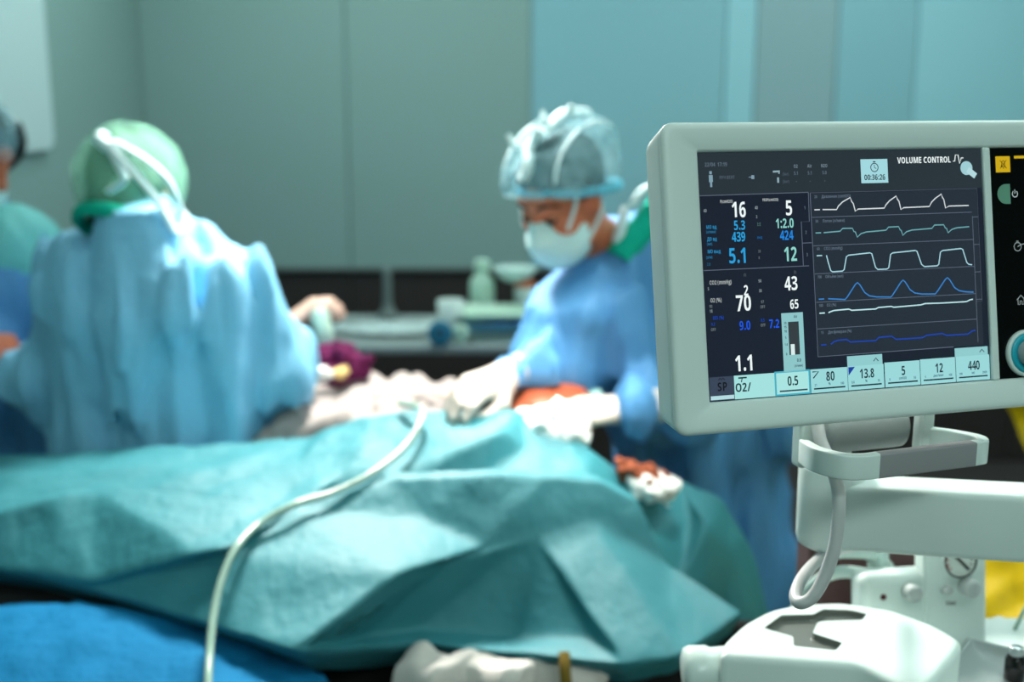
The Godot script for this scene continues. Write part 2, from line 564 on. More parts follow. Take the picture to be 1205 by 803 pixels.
func surgeon_bowed() -> void:
	# stands behind the table, head bowed over the opening in the drape
	var J := {"head": at(660, 230, 2.46), "neck": at(738, 306, 2.57), "sr": at(680, 352, 2.47), "sl": at(812, 330, 2.64), "hip": Vector3(0.46, 0.9, -2.74), "er": at(655, 432, 2.42), "wr": at(604, 440, 2.3), "el": at(800, 462, 2.46), "wl": at(752, 480, 2.31), "face": Vector3(-0.56, -0.48, 0.66), "feet": Vector3(0.5, 0, -2.85), "fill": [[at(690, 362, 2.44), at(770, 440, 2.56), 0.085, 0.13], [at(668, 345, 2.46), at(716, 322, 2.5), 0.05, 0.06]]}
	var root := thing("person", "surgeon in blue gown, blue mesh cap and white mask bowing over the patient", "person", J.feet)
	var base := root.position
	build_person(root, J, M.gown, 11, 0.024)
	var hb := facing(J.face)
	var t := Transform3D(hb, J.head)
	# hair under the cap
	var h := Field.new(Vector3(-0.1, -0.11, -0.13), Vector3(0.1, 0.15, 0.12), 0.006)
	h.egg(Vector3(0, 0.034, -0.02), Vector3(0.084, 0.102, 0.102), 0.01)
	h.keep(Vector3(0, -1, 0.62).normalized(), 0.008)
	obj("hair", skins([[h, t]], base), M.hair, root)
	var cap := obj("cap", cap_mesh(Vector3(0.112, 0.092, 0.138), Vector3(0, 0.054, -0.034), Vector3(0, -1, 0.5), -0.004, 5, 0.02, t, base), M.cap_blue, root)
	cap.set_meta("label", "see-through pale blue mesh cap")
	# elastic rim of the cap
	var rim := []
	for i in 25:
		var a := TAU * i / 24
		var p := Vector3(sin(a) * 0.095, 0, cos(a) * 0.109 - 0.033)
		p.y = 0.5 * p.z + 0.016
		rim.append(t * p - base)
	obj("cap_band", tube(rim, 0.0065, 8, 2, 1.5), M.cap_rim, cap)
	for sx in [-0.07, 0.065]:
		var arc := []
		for i in 9:
			var a := lerpf(1.25, -1.2, i / 8.0)
			var wd := sqrt(1.0 - pow(sx / 0.114, 2.0))
			arc.append(t * Vector3(sx, 0.054 + 0.093 * wd * cos(a), -0.034 + 0.139 * wd * sin(a)) - base)
		obj("gathered_seam", tube(arc, 0.0035, 6, 4), M.tie, cap)
	# gathered seam along the crown and the knot behind
	var crown := []
	for i in 9:
		var a := lerpf(1.1, -1.0, i / 8.0)
		crown.append(t * Vector3(0.01 * sin(i * 1.9), 0.05 + 0.094 * cos(a), -0.034 + 0.14 * sin(a)) - base)
	obj("gathered_seam", tube(crown, 0.011, 8, 4), M.tie, cap)
	for k in 6:
		var p: Vector3 = t * Vector3(-0.02 + 0.018 * (k % 3), 0.138, 0.045 - 0.024 * k) - base
		obj("frill", tube([p, p + hb * Vector3(0.012 * (1 if k % 2 else -1), 0.013, 0.006), p + hb * Vector3(0.022 * (1 if k % 2 else -1), 0.026, -0.004)], 0.009, 7, 3, 0.6), M.tie, cap)
	var knot: Vector3 = at(742, 243, 2.5) - base
	obj("knot", tube([knot, knot + Vector3(0.03, 0.035, 0), knot + Vector3(0.075, 0.05, 0.02)], 0.016, 8, 4, 0.6), M.tie, cap)
	obj("tie", tube([knot + Vector3(-0.01, 0.0, 0), knot + Vector3(-0.02, -0.04, 0.02), knot + Vector3(-0.03, -0.075, 0.03)], 0.012, 8, 4, 0.5), M.tie, cap)
	# green scarf of the scrubs at the nape
	var sc: Vector3 = at(764, 262, 2.52) - base
	obj("scrub_collar", tube([sc + Vector3(-0.07, -0.07, 0.05), sc + Vector3(-0.035, -0.03, 0.03), sc + Vector3(0.02, 0.03, 0.0), sc + Vector3(0.05, 0.05, -0.03)], 0.036, 10, 5, 0.8), M.scrub, root)
	# mask: a pleated cup over nose and chin, with ear loops
	var m := Field.new(Vector3(-0.09, -0.16, -0.02), Vector3(0.09, 0.02, 0.15), 0.005)
	m.egg(Vector3(0, -0.07, 0.042), Vector3(0.069, 0.066, 0.074), 0.01)
	m.cone(Vector3(0, -0.012, 0.09), Vector3(0, -0.045, 0.112), 0.018, 0.02, 0.03)
	m.keep(Vector3(0, 0.9, -0.35).normalized(), -0.036)
	m.keep(Vector3(0, 0, -1), -0.005)
	var mn := FastNoiseLite.new()
	mn.seed = 3
	mn.frequency = 1.0
	m.ripple(mn, Vector3(3, 30, 3), 0.004)
	var mask := obj("mask", skins([[m, t]], base), M.mask, root)
	mask.set_meta("label", "white pleated face mask")
	for s in [-1.0, 1.0]:
		obj("ear_loop", tube([t * Vector3(0.058 * s, -0.03, 0.075) - base, t * Vector3(0.072 * s, 0.01, 0.045) - base, t * Vector3(0.079 * s, 0.05, 0.03) - base], 0.004, 6, 4), M.tie, mask)
		obj("ear_loop", tube([t * Vector3(0.064 * s, -0.085, 0.045) - base, t * Vector3(0.08 * s, -0.05, 0.0) - base, t * Vector3(0.083 * s, -0.025, -0.02) - base], 0.004, 6, 4), M.tie, mask)
		obj("eyebrow", tube([t * Vector3(0.014 * s, 0.026, 0.091) - base, t * Vector3(0.034 * s, 0.031, 0.086) - base, t * Vector3(0.054 * s, 0.022, 0.07) - base], 0.005, 6, 3, 0.6), M.hair, root)
		obj("eyelashes", tube([t * Vector3(0.018 * s, -0.006, 0.087) - base, t * Vector3(0.031 * s, -0.009, 0.087) - base, t * Vector3(0.044 * s, -0.004, 0.08) - base], 0.003, 6, 3), M.hair, root)
	# gloves
	var right := obj("glove", skins([[hand_field(1.0, 0.75), Transform3D(facing(at(548, 462, 2.2) - J.wr, Vector3(0.25, 0.95, 0.25)), at(592, 444, 2.285))]], base), M.glove, root)
	right.set_meta("label", "white surgical glove with curled fingers")
	var left := obj("glove", skins([[hand_field(-1.0, 0.55), Transform3D(facing(at(640, 488, 2.2) - J.wl, Vector3(0.1, 0.9, 0.4)), at(728, 482, 2.285))]], base), M.glove, root)
	left.set_meta("label", "white surgical glove resting on the gauze")

func surgeon_from_behind() -> void:
	var J := {"head": at(158, 230, 2.56), "neck": at(161, 276, 2.5), "sl": at(76, 336, 2.54), "sr": at(262, 332, 2.56), "hip": Vector3(-0.8, 0.9, -2.62), "er": at(322, 438, 2.66), "wr": at(330, 395, 2.9), "el": at(62, 440, 2.62), "wl": at(120, 430, 2.86), "face": Vector3(0.3, -0.32, -0.9), "feet": Vector3(-0.8, 0, -2.66)}
	var root := thing("person", "surgeon in pale blue gown and green cap seen from behind", "person", J.feet)
	var base := root.position
	build_person(root, J, M.gown_pale, 23, 0.026)
	var hb := facing(J.face)
	var t := Transform3D(hb, J.head)
	var h := Field.new(Vector3(-0.11, -0.13, -0.14), Vector3(0.11, 0.15, 0.12), 0.006)
	h.egg(Vector3(0, 0.034, -0.02), Vector3(0.086, 0.104, 0.106), 0.01)
	h.egg(Vector3(0, -0.05, -0.06), Vector3(0.06, 0.045, 0.045), 0.03)
	h.keep(Vector3(0, -0.7, 0.75).normalized(), 0.045)
	obj("hair", skins([[h, t]], base), M.hair, root)
	var cap := obj("cap", cap_mesh(Vector3(0.112, 0.12, 0.128), Vector3(0, 0.028, -0.022), Vector3(0, -1, 0.55), 0.07, 9, 0.012, t, base), M.cap_green, root)
	cap.set_meta("label", "see-through pale green cap tied behind")
	var band := []
	for i in 13:
		var a := lerpf(PI * 0.42, PI * 1.58, i / 12.0)
		var p := Vector3(sin(a) * 0.089, -0.078 - 0.02 * cos(a), cos(a) * 0.095 - 0.028)
		band.append(t * p - base)
	obj("cap_band", tube(band, 0.011, 8, 3, 1.6), M.scrub, cap)
	# white ties, knotted high on one side and falling across the back of the cap
	var k := at(126, 172, 2.44) - base
	obj("knot", tube([k + Vector3(-0.02, 0.02, 0), k, k + Vector3(0.022, -0.004, 0.005)], 0.018, 8, 4, 0.8), M.tie, cap)
	for line in [[[128, 172, 2.43], [140, 195, 2.415], [146, 212, 2.41], [128, 226, 2.42]], [[132, 172, 2.43], [160, 205, 2.405], [184, 235, 2.42], [205, 272, 2.46]], [[134, 166, 2.44], [172, 188, 2.42], [200, 215, 2.45], [214, 250, 2.5]], [[214, 250, 2.5], [215, 268, 2.48], [205, 274, 2.46]], [[126, 160, 2.45], [118, 156, 2.46], [112, 164, 2.46]]]:
		var pts := []
		for p in line:
			pts.append(at(p[0], p[1], p[2]) - base)
		obj("tie", tube(pts, 0.011, 8, 5, 0.5), M.tie, cap)
	var glove := obj("glove", skins([[hand_field(1.0, 0.95), Transform3D(facing(at(378, 352, 2.93) - at(330, 392, 2.88), Vector3(-0.5, 0.8, 0.1)), at(340, 382, 2.89))]], base), M.glove_beige, root)
	glove.set_meta("label", "beige surgical glove holding a bottle")
	var gl := obj("glove", skins([[hand_field(-1.0, 0.7), Transform3D(facing(Vector3(0.3, -0.1, -0.9)), J.wl)]], base), M.glove_beige, root)
	gl.set_meta("label", "beige surgical glove")

func helper_cropped() -> void:
	var J := {"head": at(-34, 182, 2.95), "neck": at(-30, 262, 3.0), "sr": at(16, 302, 2.98), "sl": at(-62, 300, 3.06), "hip": Vector3(-1.24, 0.9, -3.06), "er": at(22, 420, 3.0), "wr": at(-8, 402, 2.82), "el": at(-72, 420, 2.95), "wl": at(-40, 410, 2.8), "face": Vector3(0.75, -0.4, 0.2), "feet": Vector3(-1.22, 0, -3.1)}
	var root := thing("person", "assistant in blue gown with teal shoulder cape beside the white wall board", "person", J.feet)
	var base := root.position
	build_person(root, J, M.gown, 41)
	var hb := facing(J.face)
	var t := Transform3D(hb, J.head)
	obj("cap", cap_mesh(Vector3(0.1, 0.11, 0.125), Vector3(0, 0.04, -0.03), Vector3(0, -1, 0.55), 0.02, 19, 0.01, t, base), M.cap_blue, root)
	var h := Field.new(Vector3(-0.1, -0.11, -0.13), Vector3(0.1, 0.15, 0.12), 0.008)
	h.egg(Vector3(0, 0.034, -0.02), Vector3(0.084, 0.102, 0.102), 0.01)
	h.keep(Vector3(0, -1, 0.62).normalized(), 0.008)
	obj("hair", skins([[h, t]], base), M.hair, root)
	var m := Field.new(Vector3(-0.09, -0.16, -0.02), Vector3(0.09, 0.02, 0.15), 0.007)
	m.egg(Vector3(0, -0.07, 0.042), Vector3(0.069, 0.066, 0.074), 0.01)
	m.keep(Vector3(0, 0.9, -0.35).normalized(), -0.036)
	m.keep(Vector3(0, 0, -1), -0.005)
	obj("mask", skins([[m, t]], base), M.mask, root)
	var f := Field.new(bounds([J.sl, J.sr, J.neck, J.hip], 0.22)[0], bounds([J.sl, J.sr, J.neck], 0.24)[1], 0.014)
	var chest: Vector3 = J.neck.lerp(J.hip, 0.4)
	f.cone(J.sl.lerp(J.neck, 0.15), J.sr.lerp(J.neck, 0.05), 0.112, 0.115, 0.05)
	f.cone(J.neck - Vector3(0, 0.02, 0), chest, 0.08, 0.165, 0.06)
	f.cone(J.sr, J.sr.lerp(J.er, 0.6), 0.112, 0.108, 0.05)
	var n := FastNoiseLite.new()
	n.seed = 77
	n.frequency = 1.0
	f.ripple(n, Vector3(9, 3, 9), 0.02)
	f.keep(Vector3(0, -1, 0), -(J.sr.y - 0.16))
	var cape := obj("shoulder_cape", skins([[f, Transform3D.IDENTITY]], base), M.cape, root)
	cape.set_meta("label", "teal cloth cape over the shoulders")
	obj("hand", skins([[hand_field(-1.0, 0.6), Transform3D(facing(at(8, 398, 2.66) - J.wr), J.wr)]], base), M.skin, root)
	obj("hand", skins([[hand_field(1.0, 0.6), Transform3D(facing(Vector3(0.5, -0.1, 0.7)), J.wl)]], base), M.skin, root)

# ---------------------------------------------------------------- cloths: folded sheets from a coarse net of points
func sheet(points: Dictionary, tris: Array, fine: int, soften: int, amp: float, seed_: int, base: Vector3, stretch := 14.0) -> ArrayMesh:
	var keys := {}
	var v := PackedVector3Array()
	var idx := PackedInt32Array()
	for t in tris:
		var a: Vector3 = points[t[0]]
		var b: Vector3 = points[t[1]]
		var c: Vector3 = points[t[2]]
		var grid := {}
		for i in fine + 1:
			for j in fine + 1 - i:
				var p := a + (b - a) * (float(i) / fine) + (c - a) * (float(j) / fine)
				var key := Vector3i((p * 20000.0).round())
				if not keys.has(key):
					keys[key] = v.size()
					v.append(p)
				grid[Vector2i(i, j)] = keys[key]
		for i in fine:
			for j in fine - i:
				idx.append_array([grid[Vector2i(i, j)], grid[Vector2i(i + 1, j)], grid[Vector2i(i, j + 1)]])
				if i + j < fine - 1:
					idx.append_array([grid[Vector2i(i + 1, j)], grid[Vector2i(i + 1, j + 1)], grid[Vector2i(i, j + 1)]])
	var next := []
	next.resize(v.size())
	for i in v.size():
		next[i] = {}
	var edges := {}
	for i in range(0, idx.size(), 3):
		for e in 3:
			var p := idx[i + e]
			var q := idx[i + (e + 1) % 3]
			next[p][q] = true
			next[q][p] = true
			var k := Vector2i(mini(p, q), maxi(p, q))
			edges[k] = edges.get(k, 0) + 1
	var rim := {}
	for k in edges:
		if edges[k] == 1:
			rim[k.x] = true
			rim[k.y] = true
	for pass_ in soften:
		var w := v.duplicate()
		for i in v.size():
			var s := Vector3.ZERO
			var m := 0
			for q in next[i]:
				if not rim.has(i) or rim.has(q):
					s += v[q]
					m += 1
			w[i] = v[i].lerp(s / m, 0.5)
		v = w
	var n := FastNoiseLite.new()
	n.seed = seed_
	n.frequency = 1.0
	n.fractal_octaves = 3
	for i in v.size():
		var p := v[i] * stretch
		v[i] += Vector3(0.3 * n.get_noise_3d(p.x + 40, p.y, p.z), n.get_noise_3d(p.x, p.y, p.z), 0.5 * n.get_noise_3d(p.x, p.y + 90, p.z)) * amp - base
	# all triangles face up or outwards: clockwise when seen from above
	for i in range(0, idx.size(), 3):
		var nr := (v[idx[i + 1]] - v[idx[i]]).cross(v[idx[i + 2]] - v[idx[i]])
		if nr.dot(Vector3(0, 0.7, 0.7)) > 0:
			var s := idx[i + 1]
			idx[i + 1] = idx[i + 2]
			idx[i + 2] = s
	return mesh_of(v, idx)

func spots(list: Dictionary) -> Dictionary:
	var out := {}
	for k in list:
		var p: Array = list[k]
		out[k] = at(p[0], p[1], p[2])
	return out

func fan(rows: Array) -> Array:
	# triangles between neighbouring rows of point names, however many each row has
	var out := []
	for k in rows.size() - 1:
		var a: Array = rows[k]
		var b: Array = rows[k + 1]
		var i := 0
		var j := 0
		while i < a.size() - 1 or j < b.size() - 1:
			if j >= b.size() - 1 or (i < a.size() - 1 and float(i + 1) / (a.size() - 1) <= float(j + 1) / (b.size() - 1)):
				out.append([a[i], a[i + 1], b[j]])
				i += 1
			else:
				out.append([a[i], b[j + 1], b[j]])
				j += 1
	return out

# ---------------------------------------------------------------- the ventilator monitor
const LIGHT_CYAN := Color(0.60, 0.84, 0.85)
const WHITE_TEXT := Color(0.93, 0.97, 0.97)
const BLUE_TEXT := Color(0.12, 0.52, 0.88)
const CYAN_TEXT := Color(0.16, 0.62, 0.86)
const GREEN_TEXT := Color(0.55, 0.83, 0.80)
const DEEP_BLUE := Color(0.10, 0.30, 0.80)
const INK := Color(0.10, 0.15, 0.19)
const DIM := Color(0.36, 0.42, 0.48)
var inks := {}
var font: SystemFont

func ink(c: Color) -> StandardMaterial3D:
	var key := c.to_html()
	if not inks.has(key):
		inks[key] = glow(c)
	return inks[key]

func mm(x: float, y: float, z := 0.0) -> Vector3:
	# millimetres from the upper left corner of the screen, in the monitor's own axes
	return Vector3((x - 152.0) * 0.001, (114.0 - y) * 0.001, z * 0.001)

func write(called: String, text: String, x: float, y: float, h: float, c: Color, parent: Node, narrow := 0.74, align := HORIZONTAL_ALIGNMENT_CENTER, z := 0.6) -> void:
	var t := TextMesh.new()
	t.text = text
	t.font = font
	t.font_size = 32
	t.pixel_size = h * 0.001 / (0.714 * 32)
	t.depth = 0.0
	t.curve_step = 2.0
	t.horizontal_alignment = align
	var o := obj(called, t, ink(c), parent)
	o.position = mm(x, y, z)
	o.scale = Vector3(narrow, 1, 1)

func patch(called: String, x0: float, y0: float, x1: float, y1: float, c: Color, parent: Node, z := 0.3) -> MeshInstance3D:
	var b := BoxMesh.new()
	b.size = Vector3((x1 - x0) * 0.001, (y1 - y0) * 0.001, 0.0003)
	var o := obj(called, b, ink(c), parent)
	o.position = mm((x0 + x1) * 0.5, (y0 + y1) * 0.5, z)
	return o

func line(called: String, pts: Array, w: float, c: Color, parent: Node, z := 0.55) -> void:
	var p := []
	for q in pts:
		p.append(Vector2((q[0] - 152.0) * 0.001, (114.0 - q[1]) * 0.001))
	var o := obj(called, strip(p, w * 0.001), ink(c), parent)
	o.position.z = z * 0.001

func round_rect(x0: float, y0: float, x1: float, y1: float, r: float, z: float) -> PackedVector3Array:
	var ring := PackedVector3Array()
	for c in [[x1 - r, y0 + r, 0.0], [x0 + r, y0 + r, 90.0], [x0 + r, y1 - r, 180.0], [x1 - r, y1 - r, 270.0]]:
		for k in 7:
			var a := deg_to_rad(c[2] + 15.0 * k)
			ring.append(mm(c[0] + cos(a) * r, c[1] - sin(a) * r, z))
	ring.reverse()
	return ring

func build_monitor() -> void:
	var root := thing("ventilator_monitor", "pale green-white ventilator monitor showing breathing curves and readings on a dark screen", "monitor", Vector3(0.3204, 1.4839, -1.1195))
	root.basis = Basis(Vector3.UP, 0.2879) * Basis(Vector3.RIGHT, -0.19153)
	# housing and bezel
	obj("housing", loft([round_rect(-20, -12, 396, 242, 20, -52), round_rect(-31, -22, 406, 252, 16, -44), round_rect(-35.5, -26, 411, 256, 12, -6), round_rect(-35.5, -26, 411, 256, 12, -0.5)], true, true, false), M.plastic, root)
	var rings := [round_rect(-35.5, -26, 411, 256, 12, -0.5), round_rect(-36.5, -27, 412, 257, 12, 0.5), round_rect(-36.5, -27, 412, 257, 12, 3), round_rect(-35.5, -26, 411, 256, 11.5, 5.2), round_rect(-33, -23.5, 408.5, 253.5, 10, 6.6), round_rect(-29.5, -20, 405, 250, 8, 7.0), round_rect(-3, -3, 382.5, 231, 3, 4.2), round_rect(-1.2, -1.2, 380.8, 229.2, 1.6, 3.0), round_rect(-0.2, -0.2, 380, 228.2, 1, -0.4)]
	obj("bezel", loft(rings, true, false, true), M.plastic, root)
	var div := obj("divider", rbox(Vector3(0.0088, 0.2295, 0.006), 0.002), M.plastic, root)
	div.position = mm(308.7, 114, 0.8)
	# the screen with all that it shows
	var b := BoxMesh.new()
	b.size = Vector3(0.305, 0.2285, 0.002)
	var scr := obj("screen", b, M.screen, root)
	scr.position = Vector3(0, 0, -0.001)
	scr.position = Vector3.ZERO
	scr.mesh = rbox(Vector3(0.305, 0.2285, 0.0006), 0.0002, 1)
	var panel_dark := Color(0.135, 0.165, 0.215)
	patch("curve_field", 114.5, 40, 297.5, 193, panel_dark, scr, 0.35)
	patch("status_bar", 0.2, 0.2, 303.8, 38.6, Color(0.15, 0.185, 0.215), scr, 0.35)
	# status line
	write("caption", "22/04  17:19", 7, 11, 3.6, DIM, scr, 0.8, HORIZONTAL_ALIGNMENT_LEFT)
	write("caption", "РУЧ ВЕНТ", 21, 23, 3.0, DIM * 0.85, scr, 0.8, HORIZONTAL_ALIGNMENT_LEFT)
	patch("patient_icon", 10.6, 20.5, 14.4, 27, Color(0.5, 0.62, 0.68), scr, 0.5)
	patch("patient_icon", 11.3, 17, 13.7, 19.8, Color(0.5, 0.62, 0.68), scr, 0.5)
	patch("patient_icon", 11.5, 27, 13.5, 31.5, Color(0.5, 0.62, 0.68), scr, 0.5)
	patch("plug_icon", 53.5, 21.5, 56.5, 25, Color(0.5, 0.6, 0.66), scr, 0.5)
	patch("plug_icon", 51, 22.9, 53.5, 23.6, Color(0.5, 0.6, 0.66), scr, 0.5)
	line("gas_icon", [[76, 18.6], [83, 18.4], [82, 20.6]], 1.8, Color(0.55, 0.66, 0.7), scr)
	patch("gas_icon", 80, 24, 82, 29, Color(0.55, 0.66, 0.7), scr, 0.5)
	for g in [["O2", 100], ["Air", 114.5], ["N2O", 130]]:
		write("caption", g[0], g[1], 14, 3.2, Color(0.45, 0.52, 0.56), scr)
		write("caption", ["5.1", "5.1", "5.0"][[100, 114.5, 130].find(g[1])], g[1], 20.5, 3.2, DIM, scr)
		write("caption", "-", g[1], 28, 3.2, DIM, scr)
	write("caption", "(bar)", 89, 21, 2.8, DIM * 0.8, scr)
	write("caption", "(bar)", 89, 28, 2.8, DIM * 0.8, scr)
	# timer
	patch("timer_tile", 169.2, 8.6, 198.6, 31.4, Color(0.63, 0.84, 0.87), scr, 0.4)
	write("readout", "00:36:26", 184, 26, 5.2, INK, scr, 0.82, HORIZONTAL_ALIGNMENT_CENTER, 0.7)
	var dial := []
	for i in 21:
		dial.append([184 + 4.0 * sin(TAU * i / 20), 16.6 - 4.0 * cos(TAU * i / 20)])
	line("stopwatch_icon", dial, 0.8, INK, scr, 0.7)
	line("stopwatch_icon", [[182.6, 11.2], [185.4, 11.2]], 1.1, INK, scr, 0.7)
	line("stopwatch_icon", [[184, 14.0], [184, 16.8], [186, 17.6]], 0.7, INK, scr, 0.7)
	write("caption", "VOLUME CONTROL", 209.5, 10.4, 5.8, WHITE_TEXT, scr, 0.82, HORIZONTAL_ALIGNMENT_LEFT)
	line("breath_icon", [[272, 12], [274, 12], [275, 6], [278, 6], [279.5, 14.5], [281.5, 9], [284, 9]], 1.0, WHITE_TEXT, scr)
	var disc := CylinderMesh.new()
	disc.top_radius = 0.0068
	disc.bottom_radius = 0.0068
	disc.height = 0.0004
	disc.radial_segments = 28
	var vap := obj("vaporiser_icon", disc, ink(Color(0.62, 0.8, 0.83)), scr)
	vap.rotation.x = PI / 2
	vap.position = mm(287, 19, 0.5)
	line("vaporiser_icon", [[288, 20.5], [297, 27]], 6.0, Color(0.70, 0.85, 0.87), scr, 0.8)
	# frame lines of the readings
	var edge := Color(0.36, 0.40, 0.47)
	line("frame_line", [[0, 39.2], [112, 38.6]], 0.7, edge, scr)
	line("frame_line", [[0, 107.5], [109, 107.5]], 0.7, edge, scr)
	line("frame_line", [[113.8, 39], [113.8, 193.5], [263, 193]], 0.8, edge, scr)
	line("frame_line", [[112, 38.8], [111.5, 66], [103, 66], [103, 107]], 0.7, edge, scr)
	line("frame_line", [[103, 86], [113, 86]], 0.7, edge, scr)
	line("frame_line", [[113.8, 39.2], [298, 39.2], [298, 150], [291.5, 150]], 0.6, edge * 0.8, scr)
	for y in [62.2, 89, 115.4, 142.2, 167.3]:
		line("frame_line", [[114.5, y], [291, y]], 0.6, edge, scr)
	line("frame_line", [[291.3, 66], [291.3, 190]], 0.6, edge, scr)
	for k in 4:
		line("frame_line", [[291.3, 67 + 27.0 * k], [298, 67 + 27.0 * k]], 0.6, edge, scr)
		write("caption", "1234"[k], 107.5, [53, 76, 97, 120][k], 3, DIM, scr) if k < 3 else null
	# readings
	for r in [["16", 39, 53, 14.0, WHITE_TEXT], ["5", 91, 53, 14.0, WHITE_TEXT], ["5.3", 39, 67.4, 8.6, CYAN_TEXT], ["439", 37.6, 78, 8.8, CYAN_TEXT], ["5.1", 36, 95.4, 14.0, CYAN_TEXT], ["1:2.0", 85.6, 67, 8.8, GREEN_TEXT], ["424", 87, 78.2, 8.8, BLUE_TEXT], ["12", 90, 96, 13.2, GREEN_TEXT], ["2", 42.5, 127.6, 9.4, WHITE_TEXT], ["43", 89, 123.4, 13.0, WHITE_TEXT], ["70", 39, 139.4, 14.6, WHITE_TEXT], ["65", 91.5, 142.8, 8.6, WHITE_TEXT], ["9.0", 39.4, 160, 8.4, DEEP_BLUE * 1.1], ["7.2", 69.6, 160, 8.0, DEEP_BLUE * 1.15], ["1.1", 37, 194.8, 14.6, WHITE_TEXT]]:
		write("readout", r[0], r[1], r[2], r[3], r[4], scr, 0.70)
	var faint := Color(0.62, 0.68, 0.70)
	for r in [["P(cmH2O)", 27, 45, 2.8, WHITE_TEXT * 0.9], ["PEEP(cmH2O)", 72, 44.6, 2.6, WHITE_TEXT * 0.9], ["40", 5, 53, 3.0, faint], ["40", 57, 51.6, 3.0, faint], ["2", 57, 60, 2.8, faint], ["I:E", 59, 67, 3.2, GREEN_TEXT * 0.6], ["МО вд", 10.5, 68, 3.4, CYAN_TEXT], ["(л/мин)", 10, 72.4, 2.6, CYAN_TEXT * 0.85], ["ДО вд", 10.5, 79, 3.4, CYAN_TEXT], ["(мл)", 8, 83.4, 2.6, CYAN_TEXT * 0.85], ["МО выд", 12, 90.4, 3.4, CYAN_TEXT], ["(л/м)", 7, 95.6, 2.6, CYAN_TEXT * 0.85], ["2.0", 6, 102, 2.6, CYAN_TEXT * 0.7], ["выд", 59, 79, 2.6, BLUE_TEXT * 0.8], ["30", 58, 92, 2.6, faint * 0.7], ["8", 57.5, 98, 2.6, faint * 0.7], ["Fi", 42, 113.5, 3.0, faint * 0.6], ["Et", 94, 113, 3.0, faint * 0.6], ["CO2 (mmHg)", 17, 119, 3.8, WHITE_TEXT * 0.85], ["5", 4.5, 124.5, 2.8, faint], ["50", 57, 119.5, 2.8, faint], ["30", 57, 128.6, 2.8, faint], ["O2 (%)", 11.5, 135.2, 3.8, WHITE_TEXT * 0.85], ["90", 6, 140.6, 2.8, faint * 0.8], ["18", 6, 145, 2.8, faint], ["97", 58.6, 139, 2.8, faint * 0.8], ["OFF", 58.6, 143.6, 2.8, faint * 0.8], ["DES (%)", 13, 151.4, 3.2, DEEP_BLUE], ["9.2", 7.4, 157, 2.8, DEEP_BLUE], ["OFF", 7.4, 162, 2.8, faint * 0.8], ["8.5", 58, 156, 2.8, DEEP_BLUE], ["OFF", 58, 160.6, 2.8, faint * 0.8]]:
		write("caption", r[0], r[1], r[2], r[3], r[4] * 0.85, scr, 0.7)
	# curves
	var captions := [["20", "Давление (cmH2O)", 43.0], ["50", "Поток (л/мин)", 66.0], ["60", "CO2 (mmHg)", 92.0], ["700", "Объём (мл)", 118.5], ["100", "O2 (%)", 145.4], ["15", "Десфлюран (%)", 171.0]]
	for c in captions:
		write("caption", c[0], 119.5, c[2], 2.6, DIM, scr)
		write("caption", c[1], 125.5, c[2], 2.8, DIM, scr, 0.85, HORIZONTAL_ALIGNMENT_LEFT)
	var w1 := [[126, 55.2], [141, 55.6], [143, 52.4], [148, 48.4], [156.2, 44.6], [157.6, 48.6], [159.2, 50.4], [161, 57.8], [164, 55.8], [192.7, 55.6], [194.7, 52.4], [199, 48.6], [206.4, 44.4], [207.6, 47.6], [209.2, 49.6], [211, 57.6], [214, 55.8], [242.8, 55.4], [245.4, 51.4], [250, 47.6], [256.8, 43.8], [258, 47.2], [259.4, 48.8], [261, 57.4], [265, 55.6], [287.4, 55.6]]
	var w2 := [[126, 77], [143.6, 76.2], [146.4, 73.6], [157, 73.8], [158.4, 77], [160, 77.4], [161.8, 82.4], [166, 79.2], [172, 77.8], [193.4, 76.8], [196.3, 74], [207.4, 73.8], [209, 77], [210.2, 77.6], [211.6, 82.4], [216, 79], [222, 77.6], [244.5, 76.7], [247.5, 73.6], [258, 73.6], [259.6, 76.8], [261, 77.2], [262.5, 81.6], [267, 78.4], [273, 77], [287, 76.4]]
	var w3 := [[127.8, 98.4], [129.6, 106], [131.6, 113], [133.4, 114.2], [144, 114], [146, 112.6], [149, 100.6], [151.4, 99.2], [174.6, 97.8], [176.6, 98.6], [180, 111.8], [182.4, 114], [192.6, 114], [194.6, 112.6], [197.2, 100.2], [199.6, 98.8], [224.6, 97.4], [226.6, 98.2], [231, 111], [234, 113.4], [248.6, 113.2], [250.4, 111.8], [252.9, 100], [255.4, 98.6], [276.4, 97.4], [278.4, 98.4], [282.4, 111.4], [284.6, 113.2], [288.4, 113.8]]
	var w4 := [[127.4, 139.4], [145.5, 141], [148, 138.6], [157.4, 127], [159.6, 125.6], [162, 127.6], [167, 135.4], [172, 138.8], [180, 140.2], [195.5, 141], [198, 138.4], [207.4, 127], [209.6, 125.4], [212, 127.4], [217, 135], [222, 138.4], [230, 139.8], [244.9, 140.4], [247.4, 138], [257, 126.8], [259.4, 125.2], [262, 127.4], [267, 135.2], [272, 138.4], [280, 140], [288.6, 140.7]]
	var w5 := [[127, 152.6], [129, 151.8], [133, 150.8], [149, 150.3], [152, 151.6], [178.2, 151.6], [181, 150.4], [195, 150], [198, 151], [228, 150.2], [233, 149.2], [254, 149.6], [280, 149.6], [284, 148], [287.4, 147.6]]
	var w6 := [[128, 182.6], [131, 180.4], [136, 179.2], [145, 179], [149, 181.6], [176.5, 181.8], [180, 179], [194, 178.6], [199, 182], [228.3, 182], [233, 180], [250.5, 179.2], [256, 181.4], [280, 181.4], [285, 178.6], [289, 178.2]]
